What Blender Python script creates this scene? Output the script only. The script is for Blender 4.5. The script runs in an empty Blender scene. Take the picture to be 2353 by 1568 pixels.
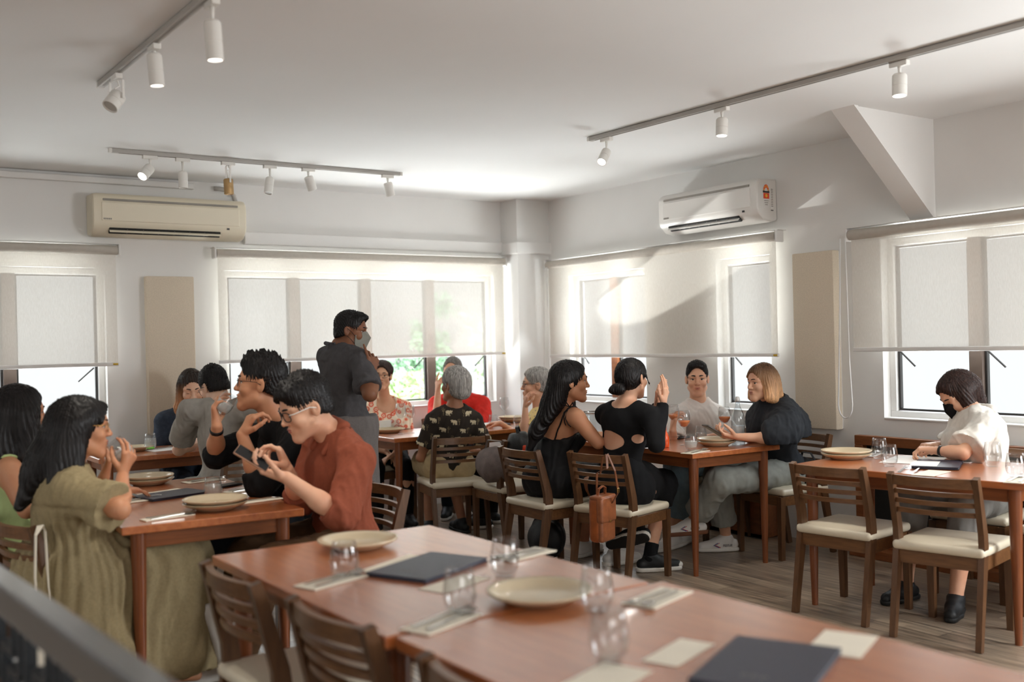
import bpy, bmesh, math, random
import numpy as np
from mathutils import Vector, Matrix, Euler

# ------------------------------------------------------------------ camera, world, lights, exposure
C = bpy.context.scene.collection
SC = bpy.context.scene
F, YAW, PITCH, ROLL, CAM_H = 2350.0, math.radians(34.6), math.radians(0.04), math.radians(-1.37), 1.44
_f = np.array([math.sin(YAW)*math.cos(PITCH), math.cos(YAW)*math.cos(PITCH), math.sin(PITCH)])
_r = np.array([math.cos(YAW), -math.sin(YAW), 0.0]); _u = np.cross(_r, _f)
_r, _u = _r*math.cos(ROLL)+_u*math.sin(ROLL), -_r*math.sin(ROLL)+_u*math.cos(ROLL)
CP = np.array([0.0, 0.0, CAM_H])
cam = bpy.data.cameras.new('camera'); co = bpy.data.objects.new('camera', cam); C.objects.link(co)
cam.sensor_width = 36.0; cam.lens = F/2353*36.0; cam.clip_start = 0.05; cam.clip_end = 200
M3 = Matrix((( _r[0], _u[0], -_f[0]), (_r[1], _u[1], -_f[1]), (_r[2], _u[2], -_f[2])))
co.matrix_world = Matrix.Translation(CP) @ M3.to_4x4()
cam.dof.use_dof = True; cam.dof.focus_distance = 6.1; cam.dof.aperture_fstop = 1.6
SC.camera = co
SC.view_settings.view_transform = 'Standard'; SC.view_settings.look = 'None'
SC.view_settings.gamma = 1.0; SC.view_settings.use_curve_mapping = False
SC.view_settings.exposure = EXPOSURE = 0.76
SC.cycles.max_bounces = 7; SC.cycles.diffuse_bounces = 4; SC.cycles.glossy_bounces = 3
SC.cycles.transmission_bounces = 6; SC.cycles.transparent_max_bounces = 12
SC.cycles.caustics_reflective = False; SC.cycles.caustics_refractive = False
SC.cycles.use_denoising = True
SC.cycles.sample_clamp_indirect = 4.0
SC.cycles.use_adaptive_sampling = True; SC.cycles.adaptive_threshold = 0.03

w = bpy.data.worlds.new('daylight'); SC.world = w; w.use_nodes = True
nt = w.node_tree; nt.nodes.clear()
out = nt.nodes.new('ShaderNodeOutputWorld'); bg = nt.nodes.new('ShaderNodeBackground')
tc = nt.nodes.new('ShaderNodeTexCoord'); sp = nt.nodes.new('ShaderNodeSeparateXYZ')
rp = nt.nodes.new('ShaderNodeValToRGB')
nt.links.new(tc.outputs['Generated'], sp.inputs[0])
hf = nt.nodes.new('ShaderNodeMath'); hf.operation = 'MULTIPLY_ADD'; hf.inputs[1].default_value = 0.5; hf.inputs[2].default_value = 0.5
nt.links.new(sp.outputs['Z'], hf.inputs[0]); nt.links.new(hf.outputs[0], rp.inputs[0])
e = rp.color_ramp.elements
e[0].position = 0.0; e[0].color = (0.28, 0.28, 0.28, 1)
e[1].position = 1.0; e[1].color = (0.80, 0.88, 1.0, 1)
for pos, c in ((0.36, (0.26, 0.26, 0.26, 1)), (0.46, (0.138, 0.138, 0.138, 1)), (0.55, (0.142, 0.143, 0.144, 1)), (0.68, (1.0, 1.0, 1.0, 1))):
    k = rp.color_ramp.elements.new(pos); k.color = c
nt.links.new(rp.outputs[0], bg.inputs[0]); bg.inputs[1].default_value = 4.6
nt.links.new(bg.outputs[0], out.inputs[0])

def area_light(name, loc, aim, sx, sy, power, color=(1, 1, 1), portal=False):
    l = bpy.data.lights.new(name, 'AREA'); l.shape = 'RECTANGLE'; l.size = sx; l.size_y = sy
    l.energy = power; l.color = color
    o = bpy.data.objects.new(name, l); C.objects.link(o); o.location = loc
    o.rotation_euler = (Vector(aim)-Vector(loc)).to_track_quat('-Z', 'Y').to_euler()
    if portal: l.cycles.is_portal = True
    return o
# added fill lamps in place of window daylight from the room's unseen half
area_light('window_daylight_left', (-2.9, 3.2, 1.55), (2, 3.4, 1.35), 4.5, 1.5, 6, (1.0, 0.97, 0.93))
area_light('window_daylight_front', (1.2, -2.9, 1.6), (2.6, 3, 1.4), 4.5, 1.4, 50, (1.0, 0.96, 0.92))
area_light('window_daylight_right', (5.6, 0.2, 1.55), (3.0, 1.6, 1.0), 1.8, 1.3, 85, (0.95, 0.98, 1.0))
# added lamps in place of sunlit ground, lighting the ceiling through the windows
area_light('sunlit_ground_back', (4.0, 10.3, -0.7), (4.0, 10.0, 3.0), 5.2, 3.4, 1300, (0.95, 0.98, 1.0))
area_light('sunlit_ground_side', (8.0, 6.1, -0.7), (7.8, 6.1, 3.0), 3.4, 4.6, 1900, (0.95, 0.98, 1.0))
# sunlight thrown back up through the back window by something shiny on the ground outside
l = bpy.data.lights.new('sun_glint', 'SPOT'); l.energy = 1000; l.spot_size = math.radians(9.5); l.spot_blend = 0.2; l.shadow_soft_size = 0.02; l.color = (1.0, 0.98, 0.94)
o = bpy.data.objects.new('sun_glint', l); C.objects.link(o); o.location = (4.0, 10.5, 0.12)
o.rotation_euler = (Vector((5.65, 5.85, 2.12))-o.location).to_track_quat('-Z', 'Y').to_euler()
# bright sky outside the windows we look at
area_light('portal_back_left', (0.6, 8.02, 1.47), (0.6, 6, 1.47), 2.5, 1.25, 1, portal=True)
area_light('portal_back', (4.02, 8.02, 1.47), (4.02, 6, 1.47), 2.6, 1.25, 1, portal=True)
area_light('portal_side_far', (5.82, 6.88, 1.47), (4, 6.88, 1.47), 1.05, 1.25, 1, portal=True)
area_light('portal_side_mid', (5.82, 5.3, 1.47), (4, 5.3, 1.47), 0.6, 1.25, 1, portal=True)
area_light('portal_side_near', (5.82, 3.05, 1.47), (4, 3.05, 1.47), 2.1, 1.25, 1, portal=True)

def ray(px, py): return _f + _r*((px-1176.5)/F) - _u*((py-784)/F)
def at(px, py, h):
    d = ray(px, py); return CP + d*((h-CAM_H)/d[2])
def atx(px, py, X): d = ray(px, py); return CP + d*(X/d[0])
def aty(px, py, Y): d = ray(px, py); return CP + d*(Y/d[1])
def deep(px, py, t): return CP + ray(px, py)*t

# ------------------------------------------------------------------ mesh and object helpers
class MB:
    """collects pieces of geometry and links them as one mesh object"""
    def __init__(s): s.v = []; s.f = []; s.n = 0
    def add(s, v, f):
        v = np.asarray(v, float).reshape(-1, 3)
        s.v.append(v); s.f += [tuple(i+s.n for i in q) for q in f]; s.n += len(v); return s
    def xf(s, M):
        M = np.array(M); s.v = [v@M[:3, :3].T + M[:3, 3] for v in s.v]; return s
    def box(s, c, d, bev=0.0, rot=None, seg=2):
        bm = bmesh.new(); bmesh.ops.create_cube(bm, size=1.0)
        bmesh.ops.scale(bm, vec=d, verts=bm.verts)
        if bev > 0:
            bmesh.ops.bevel(bm, geom=list(bm.edges), offset=min(bev, min(d)*0.49), segments=seg, profile=0.5, affect='EDGES')
        v = np.array([x.co[:] for x in bm.verts]); bm.verts.index_update()
        f = [[x.index for x in q.verts] for q in bm.faces]; bm.free()
        if rot is not None: v = v@np.array(rot).T
        return s.add(v+np.array(c, float), f)
    def hexa(s, pts):
        """8 corners: bottom loop of 4 then top loop of 4"""
        return s.add(pts, [(3, 2, 1, 0), (4, 5, 6, 7), (0, 1, 5, 4), (1, 2, 6, 5), (2, 3, 7, 6), (3, 0, 4, 7)])
    def prism(s, poly, axis, a, b):
        """2-D polygon extruded along axis 0/1/2 from a to b"""
        n = len(poly); V = []
        for t in (a, b):
            for p in poly:
                q = [p[0], p[1]]; q.insert(axis, t); V.append(q)
        fl = axis == 1
        F_ = [tuple(range(n)), tuple(range(2*n-1, n-1, -1))]
        F_ += [(i, i+n, (i+1) % n+n, (i+1) % n) for i in range(n)]
        if not fl: F_ = [q[::-1] for q in F_]
        return s.add(V, F_)
    def lathe(s, prof, n=32, c=(0, 0, 0), close=False):
        V = []; Fc = []
        for r, z in prof:
            for k in range(n):
                a = 2*math.pi*k/n; V.append((c[0]+r*math.cos(a), c[1]+r*math.sin(a), c[2]+z))
        m = len(prof)
        for i in range(m-1 if not close else m):
            j = (i+1) % m
            for k in range(n):
                q = (k+1) % n; Fc.append((i*n+k, i*n+q, j*n+q, j*n+k))
        return s.add(V, Fc)
    def tube(s, pts, rad, n=10, cap=True):
        P = np.array(pts, float); m = len(P)
        R = np.full(m, rad) if np.isscalar(rad) else np.array(rad, float)
        T = np.gradient(P, axis=0); T /= np.linalg.norm(T, axis=1)[:, None]+1e-12
        up = np.array([0, 0, 1.0]) if abs(T[0][2]) < 0.9 else np.array([1.0, 0, 0])
        a = np.cross(T[0], up); a /= np.linalg.norm(a); V = []
        for i in range(m):
            a = a - T[i]*(a@T[i]); a /= np.linalg.norm(a)+1e-12; b = np.cross(T[i], a)
            for k in range(n):
                t = 2*math.pi*k/n; V.append(P[i]+R[i]*(a*math.cos(t)+b*math.sin(t)))
        Fc = [(i*n+k, i*n+(k+1) % n, (i+1)*n+(k+1) % n, (i+1)*n+k) for i in range(m-1) for k in range(n)]
        if cap: Fc += [tuple(range(n-1, -1, -1)), tuple((m-1)*n+k for k in range(n))]
        return s.add(V, Fc)
    def sweep(s, pts, w, h, wdir):
        """rectangle w (along wdir) x h swept along pts"""
        P = np.array(pts, float); m = len(P); T = np.gradient(P, axis=0); V = []
        wd = np.array(wdir, float)
        for i in range(m):
            t = T[i]/np.linalg.norm(T[i]); a = wd-t*(wd@t); a /= np.linalg.norm(a); b = np.cross(t, a)
            ww = w if np.isscalar(w) else w[i]; hh = h if np.isscalar(h) else h[i]
            for sx, sy in ((-1, -1), (1, -1), (1, 1), (-1, 1)): V.append(P[i]+a*sx*ww/2+b*sy*hh/2)
        Fc = [(i*4+k, i*4+(k+1) % 4, i*4+4+(k+1) % 4, i*4+4+k) for i in range(m-1) for k in range(4)]
        Fc += [(3, 2, 1, 0), tuple((m-1)*4+k for k in range(4))]
        return s.add(V, Fc)
    def grid(s, fn, nu, nv):
        V = [fn(i/nu, j/nv) for i in range(nu+1) for j in range(nv+1)]
        return s.add(V, [(i*(nv+1)+j, (i+1)*(nv+1)+j, (i+1)*(nv+1)+j+1, i*(nv+1)+j+1) for i in range(nu) for j in range(nv)])
    def data(s, name, m, smooth=False, angle=None):
        me = bpy.data.meshes.new(name)
        me.from_pydata(np.concatenate(s.v).tolist(), [], s.f)
        bm = bmesh.new(); bm.from_mesh(me); bmesh.ops.recalc_face_normals(bm, faces=bm.faces); bm.to_mesh(me); bm.free()
        if smooth or angle:
            me.polygons.foreach_set('use_smooth', [True]*len(me.polygons))
            if angle: me.set_sharp_from_angle(angle=math.radians(angle))
        if m: me.materials.append(m)
        me.update(); return me
    def build(s, name, m, parent=None, smooth=False, angle=None, **kw):
        return link(name, s.data(name, m, smooth, angle), parent, **kw)

def link(name, me, parent=None, loc=None, label=None, cat=None, group=None, kind=None):
    o = bpy.data.objects.new(name, me); C.objects.link(o)
    if parent is not None: o.parent = parent
    if loc is not None: o.location = loc
    return tag(o, label, cat, group, kind)
def tag(o, label=None, cat=None, group=None, kind=None):
    if label: o['label'] = label
    if cat: o['category'] = cat
    if group: o['group'] = group
    if kind: o['kind'] = kind
    return o
def thing(name, label, cat, loc=(0, 0, 0), rz=0.0, group=None):
    o = bpy.data.objects.new(name, None); C.objects.link(o)
    o.location = loc; o.rotation_euler = (0, 0, rz); o.empty_display_size = 0.1
    return tag(o, label, cat, group)
KIDS = {}
def dup(root, loc, rz, label, group=None, rot=None):
    r = root.copy(); C.objects.link(r); r.location = loc; r.rotation_euler = rot if rot else (0, 0, rz)
    r['label'] = label
    if group: r['group'] = group
    for ch in list(root.children):
        c = ch.copy(); C.objects.link(c); c.parent = r
        for g in list(ch.children):
            d = g.copy(); C.objects.link(d); d.parent = c
    return r

# ------------------------------------------------------------------ materials
MATS = {}
def srgb(r, g, b):
    return tuple(((c/255)/12.92 if c/255 <= 0.04045 else ((c/255+0.055)/1.055)**2.4) for c in (r, g, b))+(1.0,)
def newmat(name):
    m = bpy.data.materials.new(name); m.use_nodes = True; MATS[name] = m
    return m, m.node_tree, m.node_tree.nodes['Principled BSDF']
def N(nt, t, **kw):
    n = nt.nodes.new(t)
    for k, v in kw.items():
        if k in n.inputs: n.inputs[k].default_value = v
        else: setattr(n, k, v)
    return n
def noise_col(nt, a, b, scale, vec=None, detail=3.0, lo=0.35, hi=0.65, stretch=None, coord='Object'):
    tc = N(nt, 'ShaderNodeTexCoord'); src = tc.outputs[coord]
    if stretch:
        mp = N(nt, 'ShaderNodeMapping'); mp.inputs['Scale'].default_value = stretch
        nt.links.new(src, mp.inputs[0]); src = mp.outputs[0]
    no = N(nt, 'ShaderNodeTexNoise'); no.inputs['Scale'].default_value = scale; no.inputs['Detail'].default_value = detail
    nt.links.new(src, no.inputs['Vector'])
    r = N(nt, 'ShaderNodeValToRGB'); r.color_ramp.elements[0].position = lo; r.color_ramp.elements[1].position = hi
    r.color_ramp.elements[0].color = a; r.color_ramp.elements[1].color = b
    nt.links.new(no.outputs['Fac'], r.inputs[0]); return r.outputs[0], no
def simple(name, col, rough=0.6, var=0.08, scale=6.0, bump=0.0, bscale=200.0, metal=0.0, spec=0.5, stretch=None, sheen=0.0, coat=0.0):
    m, nt, b = newmat(name)
    c = np.array(col[:3]); a = tuple(c*(1-var))+(1,); d = tuple(np.minimum(c*(1+var), 1))+(1,)
    o, no = noise_col(nt, a, d, scale, stretch=stretch)
    nt.links.new(o, b.inputs['Base Color'])
    b.inputs['Roughness'].default_value = rough; b.inputs['Metallic'].default_value = metal
    b.inputs['Specular IOR Level'].default_value = spec
    if sheen: b.inputs['Sheen Weight'].default_value = sheen
    if coat: b.inputs['Coat Weight'].default_value = coat; b.inputs['Coat Roughness'].default_value = 0.15
    if bump:
        tc = N(nt, 'ShaderNodeTexCoord'); n2 = N(nt, 'ShaderNodeTexNoise'); n2.inputs['Scale'].default_value = bscale
        nt.links.new(tc.outputs['Object'], n2.inputs['Vector'])
        bp = N(nt, 'ShaderNodeBump'); bp.inputs['Strength'].default_value = bump; bp.inputs['Distance'].default_value = 0.003
        nt.links.new(n2.outputs['Fac'], bp.inputs['Height']); nt.links.new(bp.outputs[0], b.inputs['Normal'])
    return m
def wood(name, dark, light, rough, stretch, scale=9.0, coat=0.0, spec=0.5):
    m, nt, b = newmat(name)
    o, no = noise_col(nt, dark, light, scale, stretch=stretch, detail=6.0, lo=0.3, hi=0.72)
    no.inputs['Roughness'].default_value = 0.65
    nt.links.new(o, b.inputs['Base Color']); b.inputs['Roughness'].default_value = rough
    b.inputs['Specular IOR Level'].default_value = spec
    if coat: b.inputs['Coat Weight'].default_value = coat; b.inputs['Coat Roughness'].default_value = 0.22
    bp = N(nt, 'ShaderNodeBump'); bp.inputs['Strength'].default_value = 0.06; bp.inputs['Distance'].default_value = 0.002
    nt.links.new(no.outputs['Fac'], bp.inputs['Height']); nt.links.new(bp.outputs[0], b.inputs['Normal'])
    return m
def glassy(name, tint, refl=0.9, ior=1.45, alpha=0.0, rough=0.0):
    """clear glass: transparent with a fresnel reflection"""
    m = bpy.data.materials.new(name); m.use_nodes = True; nt = m.node_tree; nt.nodes.clear(); MATS[name] = m
    o = N(nt, 'ShaderNodeOutputMaterial'); mx = N(nt, 'ShaderNodeMixShader')
    tr = N(nt, 'ShaderNodeBsdfTransparent'); tr.inputs[0].default_value = tint
    gl = N(nt, 'ShaderNodeBsdfGlossy'); gl.inputs['Roughness'].default_value = rough
    lw = N(nt, 'ShaderNodeLayerWeight'); lw.inputs['Blend'].default_value = 0.5
    pw = N(nt, 'ShaderNodeMath', operation='POWER'); pw.inputs[1].default_value = 3.5; nt.links.new(lw.outputs['Facing'], pw.inputs[0])
    mt = N(nt, 'ShaderNodeMath', operation='MULTIPLY_ADD'); mt.inputs[1].default_value = refl; mt.inputs[2].default_value = alpha
    nt.links.new(pw.outputs[0], mt.inputs[0]); mt.use_clamp = True
    nt.links.new(mt.outputs[0], mx.inputs[0]); nt.links.new(tr.outputs[0], mx.inputs[1]); nt.links.new(gl.outputs[0], mx.inputs[2])
    nt.links.new(mx.outputs[0], o.inputs[0]); return m

simple('white_paint', srgb(228, 226, 223), 0.85, 0.02, 1.5, 0.08, 60)
simple('ceiling_paint', srgb(230, 229, 227), 0.9, 0.02, 0.8, 0.05, 40)
simple('white_trim', srgb(228, 226, 223), 0.6, 0.015, 2.0)
simple('white_metal', srgb(225, 222, 216), 0.45, 0.02, 5)
simple('rail_grey', srgb(176, 172, 166), 0.5, 0.02, 5)
simple('brass', srgb(180, 148, 104), 0.35, 0.05, 20, metal=0.8)
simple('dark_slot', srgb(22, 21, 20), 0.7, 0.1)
simple('black_frame', srgb(38, 35, 33), 0.5, 0.1)
simple('brown_frame', srgb(92, 78, 70), 0.5, 0.1)
simple('ac_cream', srgb(222, 212, 190), 0.4, 0.015, 3)
simple('ac_white', srgb(228, 225, 220), 0.35, 0.015, 3)
simple('grey_print', srgb(140, 134, 126), 0.6)
simple('panel_fabric', srgb(214, 200, 180), 0.95, 0.06, 140, 0.25, 300)
simple('roller_fabric', srgb(184, 177, 167), 0.9, 0.03, 30, 0.1, 400)
simple('yellow_tag', srgb(196, 160, 30), 0.6)
simple('cord_white', srgb(225, 223, 220), 0.6)
simple('cream_vinyl', srgb(216, 206, 184), 0.33, 0.025, 8, 0.04, 120)
simple('navy_cover', srgb(44, 47, 64), 0.42, 0.06, 60, 0.12, 500)
simple('cream_paper', srgb(236, 228, 210), 0.8, 0.02, 12)
simple('white_paper', srgb(236, 235, 233), 0.8, 0.02, 12)
simple('print_ink', srgb(120, 110, 96), 0.8)
simple('steel', srgb(196, 192, 186), 0.18, 0.03, 10, metal=1.0)
simple('plate_glaze', srgb(205, 188, 158), 0.16, 0.03, 14, spec=0.6)
simple('plate_dark', srgb(168, 152, 122), 0.25, 0.03, 14)
simple('rail_paint', srgb(40, 46, 52), 0.3, 0.06, 8, coat=1.0)
simple('rail_edge', srgb(20, 27, 33), 0.5, 0.08, 8)
simple('black_plastic', srgb(20, 20, 22), 0.3)
simple('phone_case', srgb(88, 84, 80), 0.35)
simple('phone_gold', srgb(176, 130, 104), 0.35)
simple('screen_black', srgb(10, 10, 12), 0.08)
simple('orange_drink', srgb(236, 92, 40), 0.15)
simple('leaf_green', srgb(120, 190, 60), 0.5, 0.2, 60)
simple('ceramic_tag', srgb(235, 80, 40), 0.5)
simple('sticker_yellow', srgb(240, 190, 60), 0.5)
simple('sticker_black', srgb(40, 38, 40), 0.5)
simple('sticker_white', srgb(235, 232, 228), 0.5)
simple('brown_leather', srgb(142, 84, 52), 0.3, 0.22, 24, 0.15, 140, coat=0.2)
simple('brown_leather_side', srgb(150, 78, 34), 0.4, 0.15, 24, 0.15, 140)
simple('strap_leather', srgb(112, 66, 40), 0.35, 0.15, 40)
simple('gold_metal', srgb(190, 150, 90), 0.3, metal=1.0)
simple('black_bag', srgb(17, 17, 19), 0.55, 0.2, 30, 0.3, 120)
simple('grey_bag', srgb(120, 108, 104), 0.8, 0.15, 20, 0.3, 150)
simple('orange_red_cloth', srgb(226, 80, 50), 0.8, 0.15, 30)
simple('concrete', srgb(150, 142, 132), 0.9, 0.1, 10)
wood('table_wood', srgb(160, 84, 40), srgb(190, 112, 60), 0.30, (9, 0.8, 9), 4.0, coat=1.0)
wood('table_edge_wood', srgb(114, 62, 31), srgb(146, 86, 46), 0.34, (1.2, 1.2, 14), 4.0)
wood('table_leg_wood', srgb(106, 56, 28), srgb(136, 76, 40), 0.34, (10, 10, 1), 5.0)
wood('chair_wood', srgb(76, 50, 31), srgb(104, 72, 46), 0.36, (8, 8, 1.0), 7.0)
wood('chair_slat_wood', srgb(92, 61, 37), srgb(124, 86, 54), 0.32, (1.0, 9, 9), 7.0)
wood('cabinet_wood', srgb(110, 62, 32), srgb(140, 84, 46), 0.4, (6, 1, 6), 6.0)
glassy('window_glass', (0.96, 0.98, 0.98, 1), 0.12, alpha=0.01)
glassy('drink_glass', (0.95, 0.955, 0.955, 1), 0.8, alpha=0.055)
glassy('bottle_glass', (0.93, 0.95, 0.96, 1), 0.8, alpha=0.06)
simple('cloudy_water', srgb(244, 244, 238), 0.2, 0.02, 20); MATS['cloudy_water'].node_tree.nodes['Principled BSDF'].inputs['Alpha'].default_value = 0.5
m, nt, b = newmat('clear_water'); b.inputs['Base Color'].default_value = (0.86, 0.9, 0.92, 1); b.inputs['Roughness'].default_value = 0.02
b.inputs['Alpha'].default_value = 0.35
m, nt, b = newmat('rose_wine'); b.inputs['Base Color'].default_value = srgb(255, 150, 84); b.inputs['Roughness'].default_value = 0.03
b.inputs['Alpha'].default_value = 0.72; b.inputs['Subsurface Weight'].default_value = 0.0
m, nt, b = newmat('lamp_glow'); b.inputs['Emission Color'].default_value = (1, 0.95, 0.86, 1); b.inputs['Emission Strength'].default_value = 3.0
# sheer roller-blind fabric: part see-through, part translucent, part diffuse
m = bpy.data.materials.new('blind_fabric'); m.use_nodes = True; nt = m.node_tree; nt.nodes.clear(); MATS['blind_fabric'] = m
o = N(nt, 'ShaderNodeOutputMaterial'); df = N(nt, 'ShaderNodeBsdfDiffuse'); tl = N(nt, 'ShaderNodeBsdfTranslucent'); tr = N(nt, 'ShaderNodeBsdfTransparent')
col, no = noise_col(nt, srgb(230, 225, 216), srgb(238, 234, 226), 260, stretch=(1, 1, 0.15))
nt.links.new(col, df.inputs[0]); nt.links.new(col, tl.inputs[0]); tr.inputs[0].default_value = (1, 0.99, 0.97, 1)
m1 = N(nt, 'ShaderNodeMixShader'); m1.inputs[0].default_value = 0.05; nt.links.new(df.outputs[0], m1.inputs[1]); nt.links.new(tl.outputs[0], m1.inputs[2])
m2 = N(nt, 'ShaderNodeMixShader'); m2.inputs[0].default_value = 0.27; nt.links.new(m1.outputs[0], m2.inputs[1]); nt.links.new(tr.outputs[0], m2.inputs[2])
nt.links.new(m2.outputs[0], o.inputs[0])
# vinyl plank floor, planks along Y
m, nt, b = newmat('plank_floor')
tc = N(nt, 'ShaderNodeTexCoord'); mp = N(nt, 'ShaderNodeMapping'); mp.inputs['Rotation'].default_value = (0, 0, math.pi/2)
nt.links.new(tc.outputs['Object'], mp.inputs[0])
br = N(nt, 'ShaderNodeTexBrick'); br.offset = 0.37; br.inputs['Scale'].default_value = 1.0
br.inputs['Brick Width'].default_value = 0.95; br.inputs['Row Height'].default_value = 0.125; br.inputs['Mortar Size'].default_value = 0.0016
br.inputs['Color1'].default_value = srgb(128, 112, 98); br.inputs['Color2'].default_value = srgb(164, 148, 130); br.inputs['Mortar'].default_value = srgb(70, 60, 52)
nt.links.new(mp.outputs[0], br.inputs['Vector'])
c2, n2 = noise_col(nt, (0.38, 0.37, 0.37, 1), (1.25, 1.2, 1.12, 1), 5.0, stretch=(9, 0.55, 1), detail=7.0, lo=0.3, hi=0.7)
mu = N(nt, 'ShaderNodeMixRGB', blend_type='MULTIPLY'); mu.inputs[0].default_value = 1.0
nt.links.new(br.outputs['Color'], mu.inputs[1]); nt.links.new(c2, mu.inputs[2]); nt.links.new(mu.outputs[0], b.inputs['Base Color'])
b.inputs['Roughness'].default_value = 0.30
bp = N(nt, 'ShaderNodeBump'); bp.inputs['Strength'].default_value = 0.15; bp.inputs['Distance'].default_value = 0.002
nt.links.new(n2.outputs['Fac'], bp.inputs['Height']); nt.links.new(bp.outputs[0], b.inputs['Normal'])
M = MATS

# ------------------------------------------------------------------ the room
ZC = 2.75
def struct(name, mb, m, parent=None, **kw):
    o = mb.build(name, m, parent, **kw)
    if parent is None: o['kind'] = 'structure'
    return o
struct('floor', MB().box((1.4, 2.5, -0.05), (9.0, 11.3, 0.1)), M['plank_floor'])
struct('ceiling', MB().box((1.4, 2.5, ZC+0.05), (9.0, 11.3, 0.1)), M['ceiling_paint'])
def wall(name, axis, p0, p1, a0, a1, holes, m):
    """wall slab from p0 to p1 across, a0..a1 along, with rectangular holes (a0, a1, z0, z1)"""
    mb = MB(); xs = sorted({a0, a1} | {h[0] for h in holes} | {h[1] for h in holes})
    for i in range(len(xs)-1):
        l, r = xs[i], xs[i+1]; mid = (l+r)/2; zs = [(0, ZC)]
        for h in holes:
            if h[0] < mid < h[1]: zs = [(0, h[2]), (h[3], ZC)]
        for z0, z1 in zs:
            c = [(l+r)/2, (p0+p1)/2, (z0+z1)/2]; d = [r-l, p1-p0, z1-z0]
            if axis == 'y': c[0], c[1] = c[1], c[0]; d[0], d[1] = d[1], d[0]
            mb.box(c, d)
    return struct(name, mb, m)
WZ0, WZ1 = 0.885, 2.06
W1 = (-0.65, 1.835, WZ0, WZ1); W2 = (2.74, 5.30, WZ0, WZ1)
W3A = (6.375, 7.40, WZ0, 2.03); W3B = (5.03, 5.565, WZ0, 2.03); W4 = (1.95, 4.10, WZ0, 2.05)
wall('wall_back', 'x', 7.96, 8.14, -3.1, 5.95, [W1, W2], M['white_paint'])
wall('wall_right', 'y', 5.75, 5.93, -3.1, 7.96, [W3A, W3B, W4, (-0.7, 1.1, WZ0, WZ1)], M['white_paint'])
wall('wall_left', 'y', -3.1, -3.0, -3.1, 7.96, [(2.2, 4.2, 0.9, 2.0)], M['white_paint'])
wall('wall_front', 'x', -3.1, -3.0, -3.0, 5.75, [(0.2, 2.2, 0.9, 2.0)], M['white_paint'])
struct('trim_pillar', MB().box((5.57, 7.825, ZC/2), (0.36, 0.27, ZC)), M['white_paint'])
struct('trim_ledge', MB().box((4.13, 7.93, 2.318), (2.48, 0.06, 0.1), 0.006), M['white_trim'])
struct('trim_pillar_band', MB().box((5.56, 7.81, 2.302), (0.4, 0.30, 0.108), 0.006), M['white_trim'])
struct('trim_cable_cover', MB().box((0.3, 7.935, 2.705), (4.4, 0.05, 0.045), 0.006), M['white_trim'])
mb = MB().prism([(5.75, 2.75), (4.97, 2.75), (5.75, 2.115)], 1, 3.70, 3.83)
mb.prism([(5.75, 2.105), (5.75, 2.135), (4.985, 2.755), (4.95, 2.755)], 1, 3.685, 3.845)
struct('trim_brace', mb, M['white_trim'])

def window(n, axis, plane, rng, mulls, wood_mull=None):
    """sash frames, mullions and panes set in an opening; plane is the inner wall face"""
    a0, a1, z0, z1 = rng; d = 0.10
    root = thing('window_%d' % n, None, None); root['kind'] = 'structure'
    def bx(mb, ac, pc, zc, aw, pw, zw, bev=0.004):
        c, s = (ac, pc, zc), (aw, pw, zw)
        if axis == 'y': c, s = (pc, ac, zc), (pw, aw, zw)
        return mb.box(c, s, bev)
    p = plane+d
    mb = MB(); t = 0.045
    bx(mb, (a0+a1)/2, p, z0+t/2, a1-a0, 0.06, t); bx(mb, (a0+a1)/2, p, z1-t/2, a1-a0, 0.06, t)
    bx(mb, a0+t/2, p, (z0+z1)/2, t, 0.06, z1-z0-2*t); bx(mb, a1-t/2, p, (z0+z1)/2, t, 0.06, z1-z0-2*t)
    mb.build('window_frame', M['white_trim'], root)
    mb = MB(); bx(mb, (a0+a1)/2, plane+0.032, z0+0.001, a1-a0-0.002, 0.084, 0.012); mb.build('window_sill', M['white_trim'], root)
    edges = [a0+t]+[m_ for m_ in mulls]+[a1-t]
    for m_ in mulls:
        mb = MB(); bx(mb, m_, p, (z0+z1)/2, 0.085, 0.07, z1-z0-2*t)
        mb.build('mullion', M['cabinet_wood'] if wood_mull and abs(m_-wood_mull) < 0.01 else M['brown_frame'], root)
    for i in range(len(edges)-1):
        l = edges[i]+(0.045 if i else 0.004); r = edges[i+1]-(0.045 if i < len(edges)-2 else 0.004)
        b0, b1 = z0+t+0.004, z1-t-0.004; g = 0.014
        mb = MB()
        bx(mb, (l+r)/2, p+0.005, b0+g/2, r-l, 0.03, g); bx(mb, (l+r)/2, p+0.005, b1-g/2, r-l, 0.03, g)
        bx(mb, l+g/2, p+0.005, (b0+b1)/2, g, 0.03, b1-b0-2*g); bx(mb, r-g/2, p+0.005, (b0+b1)/2, g, 0.03, b1-b0-2*g)
        s = mb.build('sash', M['black_frame'], root)
        mb = MB(); bx(mb, (l+r)/2, p+0.005, (b0+b1)/2, r-l-2*g, 0.005, b1-b0-2*g, 0); mb.build('window_pane', M['window_glass'], root)
        if r-l > 0.4:
            q0 = [r-0.03, p-0.03, 1.32]; q1 = [r-0.14, p-0.03, 1.22]
            if axis == 'y': q0, q1 = [q0[1], q0[0], q0[2]], [q1[1], q1[0], q1[2]]
            MB().tube([q0, q1], 0.006, 8).build('window_stay', M['black_frame'], root)
window(1, 'x', 7.96, W1, [-0.05, 0.57, 1.19])
window(2, 'x', 7.96, W2, [3.352, 4.01, 4.65])
window(3, 'y', 5.75, W3A, [6.86], 6.86)
window(4, 'y', 5.75, W3B, [])
window(5, 'y', 5.75, W4, [2.80, 3.50])

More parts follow.
